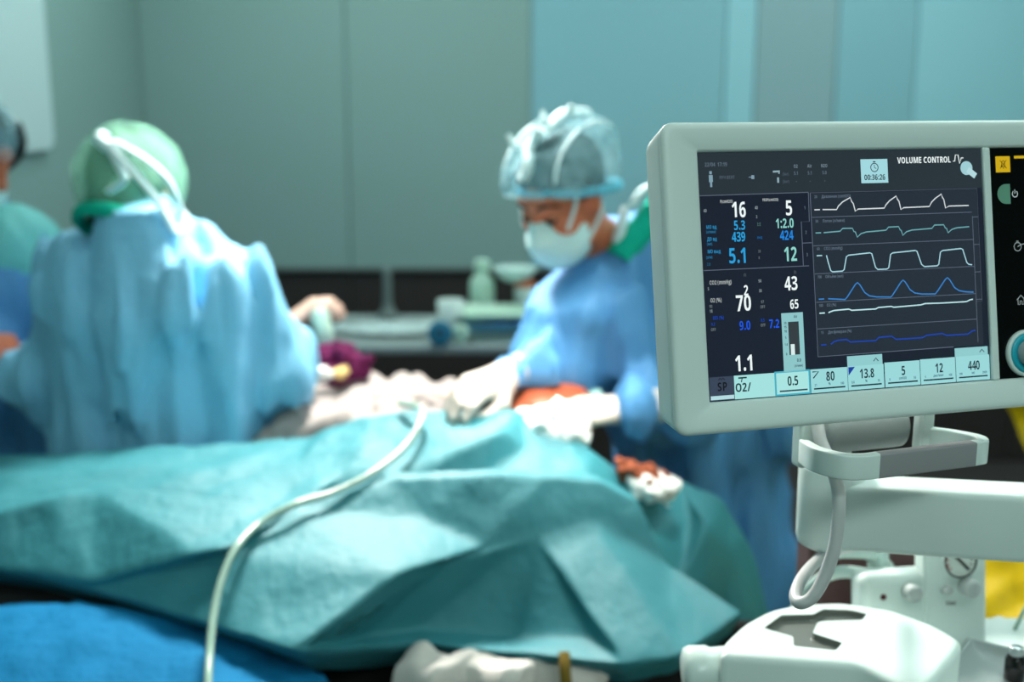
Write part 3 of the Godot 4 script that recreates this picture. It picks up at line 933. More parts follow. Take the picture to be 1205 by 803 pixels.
	var curves := [[w1, Color(0.83, 0.86, 0.87), 1.1], [w2, Color(0.42, 0.66, 0.68), 1.1], [w3, Color(0.66, 0.84, 0.88), 1.1], [w4, Color(0.22, 0.50, 0.78), 1.2], [w5, Color(0.74, 0.90, 0.92), 1.2], [w6, Color(0.10, 0.25, 0.66), 1.3]]
	for c in curves:
		line("waveform", c[0], c[2], c[1], scr, 0.75)
		var y: float = c[0][0][1]
		line("waveform", [[117.4, y], [123.2, y]], c[2], c[1], scr, 0.75)
	# bar gauge
	patch("gauge_tile", 77.5, 150.6, 100, 205.6, Color(0.55, 0.77, 0.78), scr, 0.4)
	patch("gauge_bar", 84, 159, 95, 190, Color(0.20, 0.23, 0.25), scr, 0.55)
	patch("gauge_bar", 85.6, 180, 89.6, 190, Color(0.85, 0.93, 0.93), scr, 0.7)
	for k in 6:
		write("caption", ["20", "15", "10", "5", "1.0", "0"][k], 81, [160, 163.6, 167.6, 173.6, 180, 189][k], 2.2, INK * 1.6, scr)
	write("caption", "Air", 92, 154.4, 2.6, INK * 1.6, scr)
	write("caption", "0.0", 93.6, 195.4, 3.0, INK * 1.4, scr)
	write("caption", "(л/мин)", 93, 200.4, 2.2, INK * 1.8, scr)
	# row of settings
	patch("setting_tile", 0.8, 205.6, 25.4, 227.4, Color(0.22, 0.26, 0.34), scr, 0.4)
	patch("setting_bar", 1.4, 223, 25, 226.6, Color(0.70, 0.86, 0.88), scr, 0.6)
	write("readout", "SP", 13.6, 215, 8.0, Color(0.05, 0.06, 0.08), scr, 0.8)
	line("breath_icon", [[10, 208.6], [11.5, 206.8], [13, 208.6], [14.5, 206.8], [16, 208.6]], 0.8, Color(0.05, 0.06, 0.08), scr, 0.7)
	patch("setting_tile", 25.8, 205.6, 67.2, 227.4, Color(0.64, 0.88, 0.87), scr, 0.4)
	write("readout", "O2/", 34.5, 217, 8.0, INK, scr, 0.85)
	line("breath_icon", [[30, 208], [38.6, 208]], 1.4, INK, scr, 0.7)
	line("breath_icon", [[34, 208], [33, 212]], 1.0, INK, scr, 0.7)
	patch("setting_tile", 67.4, 204.6, 104.4, 227.6, Color(0.26, 0.68, 0.76), scr, 0.4)
	patch("setting_tile", 69, 206.2, 102.8, 226, Color(0.66, 0.89, 0.88), scr, 0.5)
	var tiles := [[105, 144.2, 205.0, "80"], [144.8, 183.8, 204.6, "13.8"], [185, 223.8, 203.6, "5"], [224.6, 264, 203, "12"], [264.8, 303.4, 202.8, "440"]]
	for t in tiles:
		patch("setting_tile", t[0], t[2], t[1], 227.4, LIGHT_CYAN, scr, 0.4)
		patch("setting_bar", t[0] + 3, 222.8, t[1] - 3, 224.2, INK, scr, 0.6)
		write("readout", t[3], (t[0] + t[1]) * 0.5 + 1, 212.6, 8.8, INK, scr, 0.68, HORIZONTAL_ALIGNMENT_CENTER, 0.8)
		write("caption", "%", (t[0] + t[1]) * 0.5, 219.6, 2.6, INK * 2.0, scr) if t[3] in ["80", "13.8"] else write("caption", {"5": "cmH2O", "12": "дых/мин", "440": "мл"}[t[3]], (t[0] + t[1]) * 0.5, 219.6, 2.4, INK * 2.4, scr)
		write("caption", {"80": "21", "13.8": "0.0", "5": "0", "12": "4", "440": "100"}[t[3]], t[0] + 5, 220, 2.2, INK * 2.6, scr)
		write("caption", {"80": "100", "13.8": "18", "5": "50", "12": "100", "440": "2000"}[t[3]], t[1] - 6, 220, 2.2, INK * 2.6, scr)
	patch("setting_bar", 72, 222.6, 101, 224, INK * 1.6, scr, 0.7)
	write("readout", "0.5", 86, 214.4, 8.8, INK, scr, 0.68, HORIZONTAL_ALIGNMENT_CENTER, 0.8)
	line("flag_icon", [[107, 207.4], [113.4, 207.4], [107.6, 213.4]], 1.2, INK, scr, 0.8)
	var fl := mesh_of(PackedVector3Array([mm(145.4, 205.4), mm(152.6, 205.4), mm(145.4, 213.4)]), PackedInt32Array([0, 1, 2]), PackedVector3Array([Vector3.BACK, Vector3.BACK, Vector3.BACK]))
	obj("flag_icon", fl, ink(Color(0.10, 0.24, 0.62)), scr).position.z = 0.0007
	patch("setting_tab", 144.8, 195, 182.8, 204.6, Color(0.56, 0.79, 0.80), scr, 0.42)
	patch("setting_tab", 264.2, 194.6, 302, 202.8, Color(0.56, 0.79, 0.80), scr, 0.42)
	line("arrow_icon", [[173, 201.4], [175.6, 198.4], [178.2, 201.4]], 0.9, INK * 1.3, scr, 0.8)
	line("arrow_icon", [[292.4, 200], [295, 197.2], [297.6, 200]], 0.9, INK * 1.3, scr, 0.8)
	# black key panel beside the screen
	var kp := obj("key_panel", rbox(Vector3(0.068, 0.2285, 0.0006), 0.0002, 1), M.black_gloss, root)
	kp.position = mm(346.5, 114, 0)
	var key := func(called: String, mesh: Mesh, m: Material, p: Vector3) -> MeshInstance3D:
		var o := obj(called, mesh, m, kp)
		o.position = p - kp.position
		return o
	key.call("alarm_key", rbox(Vector3(0.0166, 0.0158, 0.0008), 0.0003, 1), glow(Color(0.80, 0.66, 0.05)), mm(329.4, 16, 0.5))
	key.call("alarm_light", rbox(Vector3(0.03, 0.0026, 0.0008), 0.0003, 1), glow(Color(0.80, 0.66, 0.05)), mm(358, 9.2, 0.5))
	# a crossed bell on the alarm key
	var bell := func(pts: Array, w: float, c: Color, z := 1.1) -> void:
		var p := []
		for q in pts:
			p.append(Vector2((q[0] - 152.0) * 0.001, (114.0 - q[1]) * 0.001))
		var o := obj("key_symbol", strip(p, w * 0.001), ink(c), kp)
		o.position = Vector3(0, 0, z * 0.001) - kp.position
	var black := Color(0.09, 0.08, 0.02)
	bell.call([[326.6, 18.4], [327.6, 16.6], [327.8, 13.6], [329.4, 12.2], [331, 13.6], [331.2, 16.6], [332.2, 18.4], [326.6, 18.4]], 0.7, black)
	bell.call([[328.6, 19.8], [330.2, 19.8]], 0.8, black)
	bell.call([[325.6, 12], [333.2, 20.2]], 0.6, black)
	bell.call([[333.2, 12], [325.6, 20.2]], 0.6, black)
	# power key: a green half disc and the ring of the sign
	var half := PackedVector3Array()
	var hi := PackedInt32Array()
	half.append(Vector3.ZERO)
	for i in 19:
		var a := PI / 2 + PI * i / 18
		half.append(Vector3(cos(a) * 0.0098, sin(a) * 0.0098, 0))
	half.append(Vector3(0.0052, -0.0098, 0))
	half.append(Vector3(0.0052, 0.0098, 0))
	for i in range(1, 21):
		hi.append_array([0, i + 1, i])
	hi.append_array([0, 1, 21])
	var hn := PackedVector3Array()
	hn.resize(half.size())
	hn.fill(Vector3.BACK)
	key.call("power_key", mesh_of(half, hi, hn), M.key_green, mm(331.4, 45.4, 0.5))
	var ring_pts := []
	for i in 15:
		var a := deg_to_rad(35 + 290.0 * i / 14)
		ring_pts.append([341.6 + 3.1 * sin(a), 45.6 - 3.1 * cos(a)])
	var pale := Color(0.72, 0.80, 0.80)
	bell.call(ring_pts, 0.7, pale)
	bell.call([[341.6, 41.4], [341.6, 45.4]], 0.7, pale)
	# stopwatch and house symbols
	var clock := []
	for i in 17:
		clock.append([342 + 4.2 * sin(TAU * i / 16), 98 - 4.2 * cos(TAU * i / 16)])
	bell.call(clock, 0.7, pale * 0.8)
	bell.call([[340.8, 92.6], [343.2, 92.6]], 0.8, pale * 0.8)
	bell.call([[342, 98], [346, 96], [353, 95]], 0.7, pale * 0.8)
	bell.call([[338.2, 151], [343.2, 146.4], [348.2, 151]], 0.8, pale * 0.8)
	bell.call([[339.6, 150], [339.6, 155.4], [342, 155.4], [342, 152], [344.4, 152], [344.4, 155.4], [346.8, 155.4], [346.8, 150]], 0.7, pale * 0.8)
	# turning knob with a white collar and a cyan ring
	for k in [["knob_collar", [Vector2(0.0232, 0), Vector2(0.0232, 0.003), Vector2(0.0215, 0.0042), Vector2(0.02, 0.0042), Vector2(0.0198, 0.003), Vector2(0.001, 0.003)], M.plastic], ["knob_ring", [Vector2(0.0196, 0.001), Vector2(0.0196, 0.0045), Vector2(0.0185, 0.0056), Vector2(0.014, 0.0056), Vector2(0.0138, 0.004), Vector2(0.001, 0.004)], M.cyan_ring], ["knob", [Vector2(0.0125, 0.002), Vector2(0.0125, 0.016), Vector2(0.0118, 0.0185), Vector2(0.0102, 0.0198), Vector2(0.006, 0.0202), Vector2(0.0005, 0.0203)], M.knob_grey]]:
		var o: MeshInstance3D = key.call(k[0], lathe(k[1], 40), k[2], mm(345.8, 204, 0.4))
		o.rotation.x = PI / 2
	# handle below the monitor, a loop of white plastic with a grey grip; it hangs from the housing
	var inv := root.transform.affine_inverse()
	var bar := func(called: String, pts: Array, h: float, w: float, m: Material, cap_r := 0.004) -> void:
		# a flat bar on edge swept along points given in the world
		var path := smooth_path(pts, 8)
		var rings_ := []
		for i in path.size():
			var t := (path[mini(i + 1, path.size() - 1)] - path[maxi(i - 1, 0)]).normalized()
			var sd := t.cross(Vector3.UP).normalized()
			var ring := PackedVector3Array()
			for q in rounded(PackedVector2Array([Vector2(w, -h), Vector2(w, h), Vector2(-w, h), Vector2(-w, -h)]), cap_r, 4):
				ring.append(inv * (path[i] + sd * q.x * 0.5 + Vector3.UP * q.y * 0.5))
			rings_.append(ring)
		obj(called, loft(rings_), m, root)
	bar.call("handle", [at(946, 531, 1.19), at(948, 533, 1.15), at(962, 541, 1.105), at(990, 548.5, 1.083), at(1014, 549.5, 1.083), at(1032, 547.5, 1.088)], 0.0245, 0.011, M.plastic)
	bar.call("handle_grip", [at(1031, 547.6, 1.088), at(1060, 544, 1.098), at(1100, 539, 1.112), at(1144, 533.6, 1.128)], 0.0245, 0.0122, M.grip)
	bar.call("handle", [at(1143, 533.6, 1.128), at(1150, 532.6, 1.132), at(1156, 531, 1.145), at(1150, 526, 1.165), at(1120, 520, 1.19), at(1092, 516, 1.21)], 0.0245, 0.011, M.plastic)
	for p in [[at(948, 500, 1.19), Vector3(0.021, 0.09, 0.02), M.plastic], [at(1088, 487, 1.21), Vector3(0.018, 0.09, 0.016), M.plastic]]:
		var o := obj("hanger", rbox(p[1], 0.005), p[2], root)
		o.transform = inv * Transform3D(Basis(Vector3.UP, 0.2879), p[0])
	var barrel := obj("hinge_barrel", lathe([Vector2(0.001, -0.05), Vector2(0.02, -0.05), Vector2(0.024, -0.047), Vector2(0.0245, -0.04), Vector2(0.0245, 0.04), Vector2(0.024, 0.047), Vector2(0.02, 0.05), Vector2(0.001, 0.05)], 36), M.plastic_grey, root)
	barrel.transform = inv * Transform3D(Basis(Vector3.UP, 0.2879) * Basis(Vector3.BACK, PI / 2), at(1010, 503, 1.215))

func build_arm() -> void:
	var root := thing("support_arm", "broad pale grey swing arm carrying the monitor", "arm", at(960, 604, 1.27) - Vector3(0, 0.05, 0))
	var base := root.position
	# round joint at one end
	var j := obj("joint", lathe([Vector2(0.001, 0.0), Vector2(0.027, 0.0), Vector2(0.0335, 0.004), Vector2(0.036, 0.012), Vector2(0.0365, 0.06), Vector2(0.0365, 0.092), Vector2(0.034, 0.098), Vector2(0.001, 0.098)], 40), M.plastic, root)
	j.position = at(974, 641, 1.27) - base
	var post := obj("joint_post", lathe([Vector2(0.001, 0.09), Vector2(0.02, 0.09), Vector2(0.02, 0.17), Vector2(0.001, 0.17)], 28), M.plastic_grey, root)
	post.position = j.position
	# the beam runs off towards the right, a little nearer with every step
	var a := at(985, 602, 1.262)
	var b := at(1330, 622, 1.17)
	var dir := (b - a).normalized()
	var sd := dir.cross(Vector3.UP).normalized()
	var rings := []
	for k in 9:
		var t := k / 8.0
		var p := a.lerp(b, t)
		var ring := PackedVector3Array()
		for q in rounded(PackedVector2Array([Vector2(0.027, -0.0375), Vector2(0.027, 0.0375), Vector2(-0.027, 0.0375), Vector2(-0.027, -0.0375)]), 0.008, 4):
			ring.append(p + sd * q.x + Vector3.UP * q.y - base)
		rings.append(ring)
	obj("beam", loft(rings), M.plastic, root)
	var far := obj("column", lathe([Vector2(0.001, 0.963 - b.y), Vector2(0.05, 0.963 - b.y), Vector2(0.05, -0.02), Vector2(0.05, 0.05), Vector2(0.045, 0.06), Vector2(0.001, 0.06)], 36), M.plastic, root)
	far.position = b - base
	# cable that loops down from the monitor and back under the arm
	var c := obj("cable", tube([at(962, 500, 1.175), at(966, 520, 1.16), at(977, 545, 1.14), at(986, 575, 1.13), at(987, 600, 1.125), at(983, 640, 1.12), at(972, 675, 1.12), at(957, 702, 1.12), at(942, 710, 1.125), at(936, 702, 1.14), at(942, 684, 1.17), at(958, 664, 1.22), at(980, 650, 1.3), at(1010, 642, 1.4)], 0.0066, 14, 8), M.cable, self)
	tag(c, "looped pale grey cable hanging below the monitor handle", "cable")

# ---------------------------------------------------------------- the anaesthesia machine below
func build_machine() -> void:
	var root := thing("anaesthesia_machine", "pale grey anaesthesia machine top with dark recessed handle and flow panel", "machine", Vector3(0.42, 0, -1.3))
	var base := root.position
	var off := Vector2(base.x, base.z)
	var outline := PackedVector2Array()
	for p in [Vector2(0.232, -1.236), Vector2(0.244, -1.272), Vector2(0.276, -1.321), Vector2(0.315, -1.359), Vector2(0.355, -1.377), Vector2(0.409, -1.382), Vector2(0.466, -1.359), Vector2(0.503, -1.317), Vector2(0.521, -1.274), Vector2(0.502, -1.244), Vector2(0.443, -1.166), Vector2(0.43, -1.15), Vector2(0.385, -1.215)]:
		outline.append(p - off)
	outline = rounded(outline, 0.012, 3)
	if Geometry2D.is_polygon_clockwise(outline):
		outline.reverse()
	var hole := PackedVector2Array()
	for p in [Vector2(0.297, -1.306), Vector2(0.326, -1.342), Vector2(0.365, -1.344), Vector2(0.381, -1.359), Vector2(0.413, -1.357), Vector2(0.431, -1.346), Vector2(0.42, -1.328), Vector2(0.372, -1.325), Vector2(0.365, -1.322), Vector2(0.352, -1.293), Vector2(0.38, -1.268), Vector2(0.367, -1.249), Vector2(0.322, -1.26), Vector2(0.327, -1.284)]:
		hole.append(p - off)
	hole = rounded(hole, 0.004, 3)
	if not Geometry2D.is_polygon_clockwise(hole):
		hole.reverse()
	# skin: sides with a rounded shoulder, then the top with the recess let into it
	var st := SurfaceTool.new()
	st.begin(Mesh.PRIMITIVE_TRIANGLES)
	var top := 1.03
	var r := 0.009
	var levels := [[outline, 0.9], [outline, top - r], [inset(outline, r * 0.12), top - r * 0.5], [inset(outline, r * 0.45), top - r * 0.14], [inset(outline, r), top]]
	st.set_smooth_group(0)
	for k in levels.size() - 1:
		var n: int = outline.size()
		for i in n:
			var q := (i + 1) % n
			var a0 := Vector3(levels[k][0][i].x, levels[k][1], levels[k][0][i].y)
			var a1 := Vector3(levels[k][0][q].x, levels[k][1], levels[k][0][q].y)
			var b0 := Vector3(levels[k + 1][0][i].x, levels[k + 1][1], levels[k + 1][0][i].y)
			var b1 := Vector3(levels[k + 1][0][q].x, levels[k + 1][1], levels[k + 1][0][q].y)
			for p in [a0, b1, b0, a0, a1, b1]:
				st.add_vertex(p)
	# top face with the opening left free
	var rim: PackedVector2Array = levels[4][0]
	var spread := PackedVector2Array()
	for ring in [rim, hole]:
		for i in ring.size():
			var p0: Vector2 = ring[i]
			var p1: Vector2 = ring[(i + 1) % ring.size()]
			var m := maxi(1, int(p0.distance_to(p1) / 0.003))
			for k in m:
				spread.append(p0.lerp(p1, float(k) / m))
	var tris := Geometry2D.triangulate_delaunay(spread)
	st.set_smooth_group(0)
	for i in range(0, tris.size(), 3):
		var c := (spread[tris[i]] + spread[tris[i + 1]] + spread[tris[i + 2]]) / 3.0
		if not Geometry2D.is_point_in_polygon(c, rim) or Geometry2D.is_point_in_polygon(c, hole):
			continue
		var p0 := Vector3(spread[tris[i]].x, top, spread[tris[i]].y)
		var p1 := Vector3(spread[tris[i + 1]].x, top, spread[tris[i + 1]].y)
		var p2 := Vector3(spread[tris[i + 2]].x, top, spread[tris[i + 2]].y)
		if (p1 - p0).cross(p2 - p0).y > 0:
			var sw := p1
			p1 = p2
			p2 = sw
		for p in [p0, p1, p2]:
			st.add_vertex(p)
	st.generate_normals()
	obj("cover", st.commit(), M.plastic, root)
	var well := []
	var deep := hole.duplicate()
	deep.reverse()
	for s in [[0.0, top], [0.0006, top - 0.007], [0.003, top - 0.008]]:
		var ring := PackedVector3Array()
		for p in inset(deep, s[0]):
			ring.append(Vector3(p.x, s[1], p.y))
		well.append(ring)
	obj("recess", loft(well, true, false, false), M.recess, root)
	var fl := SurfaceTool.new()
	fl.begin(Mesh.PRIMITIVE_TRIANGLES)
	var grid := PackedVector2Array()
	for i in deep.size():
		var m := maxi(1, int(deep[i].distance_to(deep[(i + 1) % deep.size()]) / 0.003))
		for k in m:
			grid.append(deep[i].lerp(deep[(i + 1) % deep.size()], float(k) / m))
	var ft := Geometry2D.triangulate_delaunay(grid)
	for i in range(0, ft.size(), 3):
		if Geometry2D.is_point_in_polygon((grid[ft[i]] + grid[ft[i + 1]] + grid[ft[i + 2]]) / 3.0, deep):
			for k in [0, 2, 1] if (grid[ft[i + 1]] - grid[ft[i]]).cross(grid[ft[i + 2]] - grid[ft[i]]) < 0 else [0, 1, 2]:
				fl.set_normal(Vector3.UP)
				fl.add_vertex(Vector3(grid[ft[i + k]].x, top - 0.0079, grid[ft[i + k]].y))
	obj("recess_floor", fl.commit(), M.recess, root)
	# cabinet below on wheels
	var cab := obj("cabinet", rbox(Vector3(0.5, 0.76, 0.34), 0.02), M.plastic, root)
	cab.position = Vector3(0.16, 0.52, -0.02)
	for k in 4:
		var w := obj("castor", lathe([Vector2(0.001, -0.02), Vector2(0.05, -0.02), Vector2(0.055, -0.01), Vector2(0.055, 0.01), Vector2(0.05, 0.02), Vector2(0.001, 0.02)], 24), M.rubber, root)
		w.rotation.z = PI / 2
		w.position = Vector3(0.16 + (0.2 if k % 2 else -0.2), 0.055, -0.02 + (0.13 if k > 1 else -0.13))
		obj("castor_fork", rbox(Vector3(0.06, 0.09, 0.05), 0.01), M.plastic_grey, root).position = w.position + Vector3(0, 0.08, 0)
	for k in 3:
		var dr := obj("drawer", rbox(Vector3(0.44, 0.2, 0.02), 0.006), M.plastic, root)
		dr.position = Vector3(0.16, 0.28 + 0.22 * k, 0.155)
		obj("drawer_handle", tube([Vector3(-0.08, 0.04, 0.008), Vector3(-0.07, 0.04, 0.03), Vector3(0.07, 0.04, 0.03), Vector3(0.08, 0.04, 0.008)], 0.006, 8, 4), M.plastic_grey, dr)
	# deck to the right that carries the tray
	var deck := obj("deck", rbox(Vector3(0.36, 0.05, 0.34), 0.008), M.plastic, root)
	deck.position = Vector3(0.19, 0.935, -0.02)
	# white round end cap at the left of the cover
	var capm := obj("side_port", lathe([Vector2(0.001, 0.0), Vector2(0.02, 0.0), Vector2(0.027, 0.003), Vector2(0.0295, 0.009), Vector2(0.029, 0.028), Vector2(0.026, 0.034), Vector2(0.0265, 0.05), Vector2(0.0265, 0.09)], 32), M.cap_white, root)
	capm.transform = Transform3D(Basis(Vector3.FORWARD, PI / 2 * 0.96), at(803, 791, 1.27) - base)
	# flow panel standing behind, leaning back, with gauge and knobs
	var pc := at(1118, 712, 1.42)
	var panel := obj("flow_panel", rbox(Vector3(0.084, 0.15, 0.03), 0.006), M.plastic, root)
	var pb := Basis(Vector3.UP, 0.12) * Basis(Vector3.RIGHT, -0.16)
	panel.transform = Transform3D(pb, pc - base)
	var low := obj("flow_block", rbox(Vector3(0.1, 0.07, 0.045), 0.014), M.plastic, root)
	low.transform = Transform3D(pb, at(1050, 702, 1.425) - base)
	var on_panel := func(x: float, y: float) -> Vector3:
		# point of the panel's face in its own axes
		var d := at(x, y, 1.0) - EYE
		var o := pc + pb.z * 0.0152
		var t := (o - EYE).dot(pb.z) / d.dot(pb.z)
		return pb.transposed() * (EYE + d * t - pc)
	var dial := obj("gauge", lathe([Vector2(0.0235, 0), Vector2(0.0235, 0.006), Vector2(0.0225, 0.008), Vector2(0.0205, 0.008), Vector2(0.02, 0.0045), Vector2(0.001, 0.0045)], 36), M.plastic, panel)
	dial.position = on_panel.call(1127, 659)
	dial.rotation.x = PI / 2
	var circle := []
	for i in 25:
		circle.append(dial.position + Vector3(sin(TAU * i / 24) * 0.0208, cos(TAU * i / 24) * 0.0208, 0.008))
	obj("gauge_rim", tube(circle, 0.0012, 6, 1), M.dark, panel)
	var face := obj("gauge_face", lathe([Vector2(0.0198, 0.004), Vector2(0.0198, 0.005), Vector2(0.001, 0.005)], 36), M.gauge_face, panel)
	face.position = dial.position
	face.rotation.x = PI / 2
	for k in 13:
		var a := deg_to_rad(-130 + 260.0 * k / 12)
		var tk := obj("gauge_mark", rbox(Vector3(0.0014, 0.004, 0.0006), 0.0002, 1), M.red if k < 6 else M.dark, panel)
		tk.position = dial.position + Vector3(sin(a) * 0.016, cos(a) * 0.016, 0.0054)
		tk.rotation.z = -a
	for k in 3:
		var seg := obj("gauge_mark", rbox(Vector3(0.0075, 0.003, 0.0006), 0.0002, 1), M.red, panel)
		var a := deg_to_rad(-112 + 34.0 * k)
		seg.position = dial.position + Vector3(sin(a) * 0.0185, cos(a) * 0.0185, 0.0053)
		seg.rotation.z = -a
	var nd := obj("needle", rbox(Vector3(0.0034, 0.026, 0.001), 0.0003, 1), M.dark, panel)
	nd.position = dial.position + Vector3(0.002, -0.002, 0.007)
	nd.rotation.z = deg_to_rad(45)
	for k in [[1137, 690, 0.0115, 0.02], [1112, 693, 0.0062, 0.012]]:
		var kn := obj("panel_knob", lathe([Vector2(k[2] * 0.92, 0), Vector2(k[2], 0.002), Vector2(k[2], k[3] * 0.8), Vector2(k[2] * 0.9, k[3] * 0.95), Vector2(k[2] * 0.7, k[3]), Vector2(0.0005, k[3])], 28), M.knob_grey, panel)
		kn.position = on_panel.call(k[0], k[1])
		kn.rotation.x = PI / 2
	var kn2 := obj("panel_knob", lathe([Vector2(0.009, 0), Vector2(0.0105, 0.002), Vector2(0.0105, 0.016), Vector2(0.0095, 0.0185), Vector2(0.007, 0.02), Vector2(0.0005, 0.02)], 28), M.knob_grey, low)
	kn2.position = Vector3(0.012, 0.012, 0.022)
	kn2.rotation.x = PI / 2
	var dot := obj("panel_light", lathe([Vector2(0.004, 0), Vector2(0.004, 0.001), Vector2(0.0035, 0.002), Vector2(0.002, 0.0026), Vector2(0.001, 0.003), Vector2(0.0003, 0.003)], 16), M.dark_red, low)
	dot.position = Vector3(-0.022, 0.006, 0.022)
	dot.rotation.x = PI / 2
	var tm := TextMesh.new()
	tm.text = "Vac"
	tm.font = font
	tm.font_size = 32
	tm.pixel_size = 0.0058 / (0.714 * 32)
	tm.depth = 0.0
	obj("lettering", tm, M.dark, panel).position = on_panel.call(1119, 710) + Vector3(0, 0, 0.0004)
	# hoses and a clear flow tube behind the loop of the cable
	for h in [[[950, 690, 1.62], [960, 664, 1.53], [980, 652, 1.47], [1005, 650, 1.45], [1030, 654, 1.47], [1045, 668, 1.5]], [[935, 720, 1.62], [955, 690, 1.52], [985, 674, 1.46], [1025, 678, 1.46], [1045, 690, 1.5]]]:
		var pts := []
		for p in h:
			pts.append(at(p[0], p[1], p[2]))
		var o := obj("breathing_hose", tube(pts, 0.0085, 12, 8), M.hose)
		tag(o, ["white breathing hose touching the underside of the swing arm", "white breathing hose below the other one, behind the cable loop"][0 if h[0][0] == 950 else 1], "hose", "white hoses behind the monitor arm")
	var cyl := obj("flow_tube", lathe([Vector2(0.013, -0.03), Vector2(0.014, -0.028), Vector2(0.014, 0.045), Vector2(0.013, 0.047), Vector2(0.012, 0.048), Vector2(0.001, 0.048)], 24), M.clear, root)
	cyl.position = at(1033, 660, 1.47) - base
	var block := obj("back_box", rbox(Vector3(0.24, 0.12, 0.08), 0.01), M.maroon, root)
	block.position = at(1045, 668, 1.56) - base

func build_tray() -> void:
	var root := thing("tray", "grey plastic tray at the right of the anaesthesia machine", "tray", at(1190, 800, 1.16))
	var rings := []
	for s in [[-0.002, 0.0, 0.008], [0.0, 0.0, 0.006], [0.0, 0.009, 0.006], [0.003, 0.011, 0.006], [0.006, 0.009, 0.006], [0.008, 0.002, 0.006], [0.05, 0.002, 0.002]]:
		var ring := PackedVector3Array()
		var w: float = 0.09 - s[0]
		var d: float = 0.07 - s[0]
		for q in rounded(PackedVector2Array([Vector2(-w, -d), Vector2(w, -d), Vector2(w, d), Vector2(-w, d)]), s[2], 4):
			ring.append(Vector3(q.x, s[1], q.y))
		rings.append(ring)
	obj("pan", loft(rings), M.tray, root)
	root.rotation.y = -0.6
	root.position = on_level(1190, 803, 0.964) + Vector3(0.02, 0.0, 0.01)
	var b := thing("bottle", "small dark glass bottle standing in the grey tray", "bottle", on_level(1193, 800, 0.967))
	obj("body", lathe([Vector2(0.001, 0), Vector2(0.011, 0.0), Vector2(0.012, 0.002), Vector2(0.012, 0.026), Vector2(0.009, 0.031), Vector2(0.006, 0.033)], 24), M.dark_glass, b)
	obj("cap", lathe([Vector2(0.001, 0.031), Vector2(0.0075, 0.031), Vector2(0.008, 0.033), Vector2(0.008, 0.04), Vector2(0.007, 0.042), Vector2(0.001, 0.042)], 24), M.steel, b)

# ---------------------------------------------------------------- table and cloths
func build_table() -> void:
	var root := thing("operating_table", "operating table with black pads under the teal drapes", "table", Vector3(-0.45, 0, -2.12))
	var pad := obj("pad", rbox(Vector3(1.4, 0.07, 0.42), 0.025), M.black_pad, root)
	pad.position = Vector3(0, 0.76, 0)
	obj("frame", rbox(Vector3(1.45, 0.06, 0.4), 0.01), M.steel, root).position = Vector3(0, 0.69, 0)
	obj("column", rbox(Vector3(0.24, 0.6, 0.24), 0.03), M.steel, root).position = Vector3(0, 0.38, 0)
	obj("foot", rbox(Vector3(0.9, 0.09, 0.42), 0.03), M.steel, root).position = Vector3(0, 0.05, 0)
	obj("skirt", rbox(Vector3(1.7, 0.66, 0.03), 0.01), M.black_pad, root).position = Vector3(0.1, 0.42, 0.2)
	for s in [-1.0, 1.0]:
		obj("side_rail", rbox(Vector3(1.3, 0.025, 0.012), 0.003), M.steel, root).position = Vector3(0, 0.7, 0.215 * s)

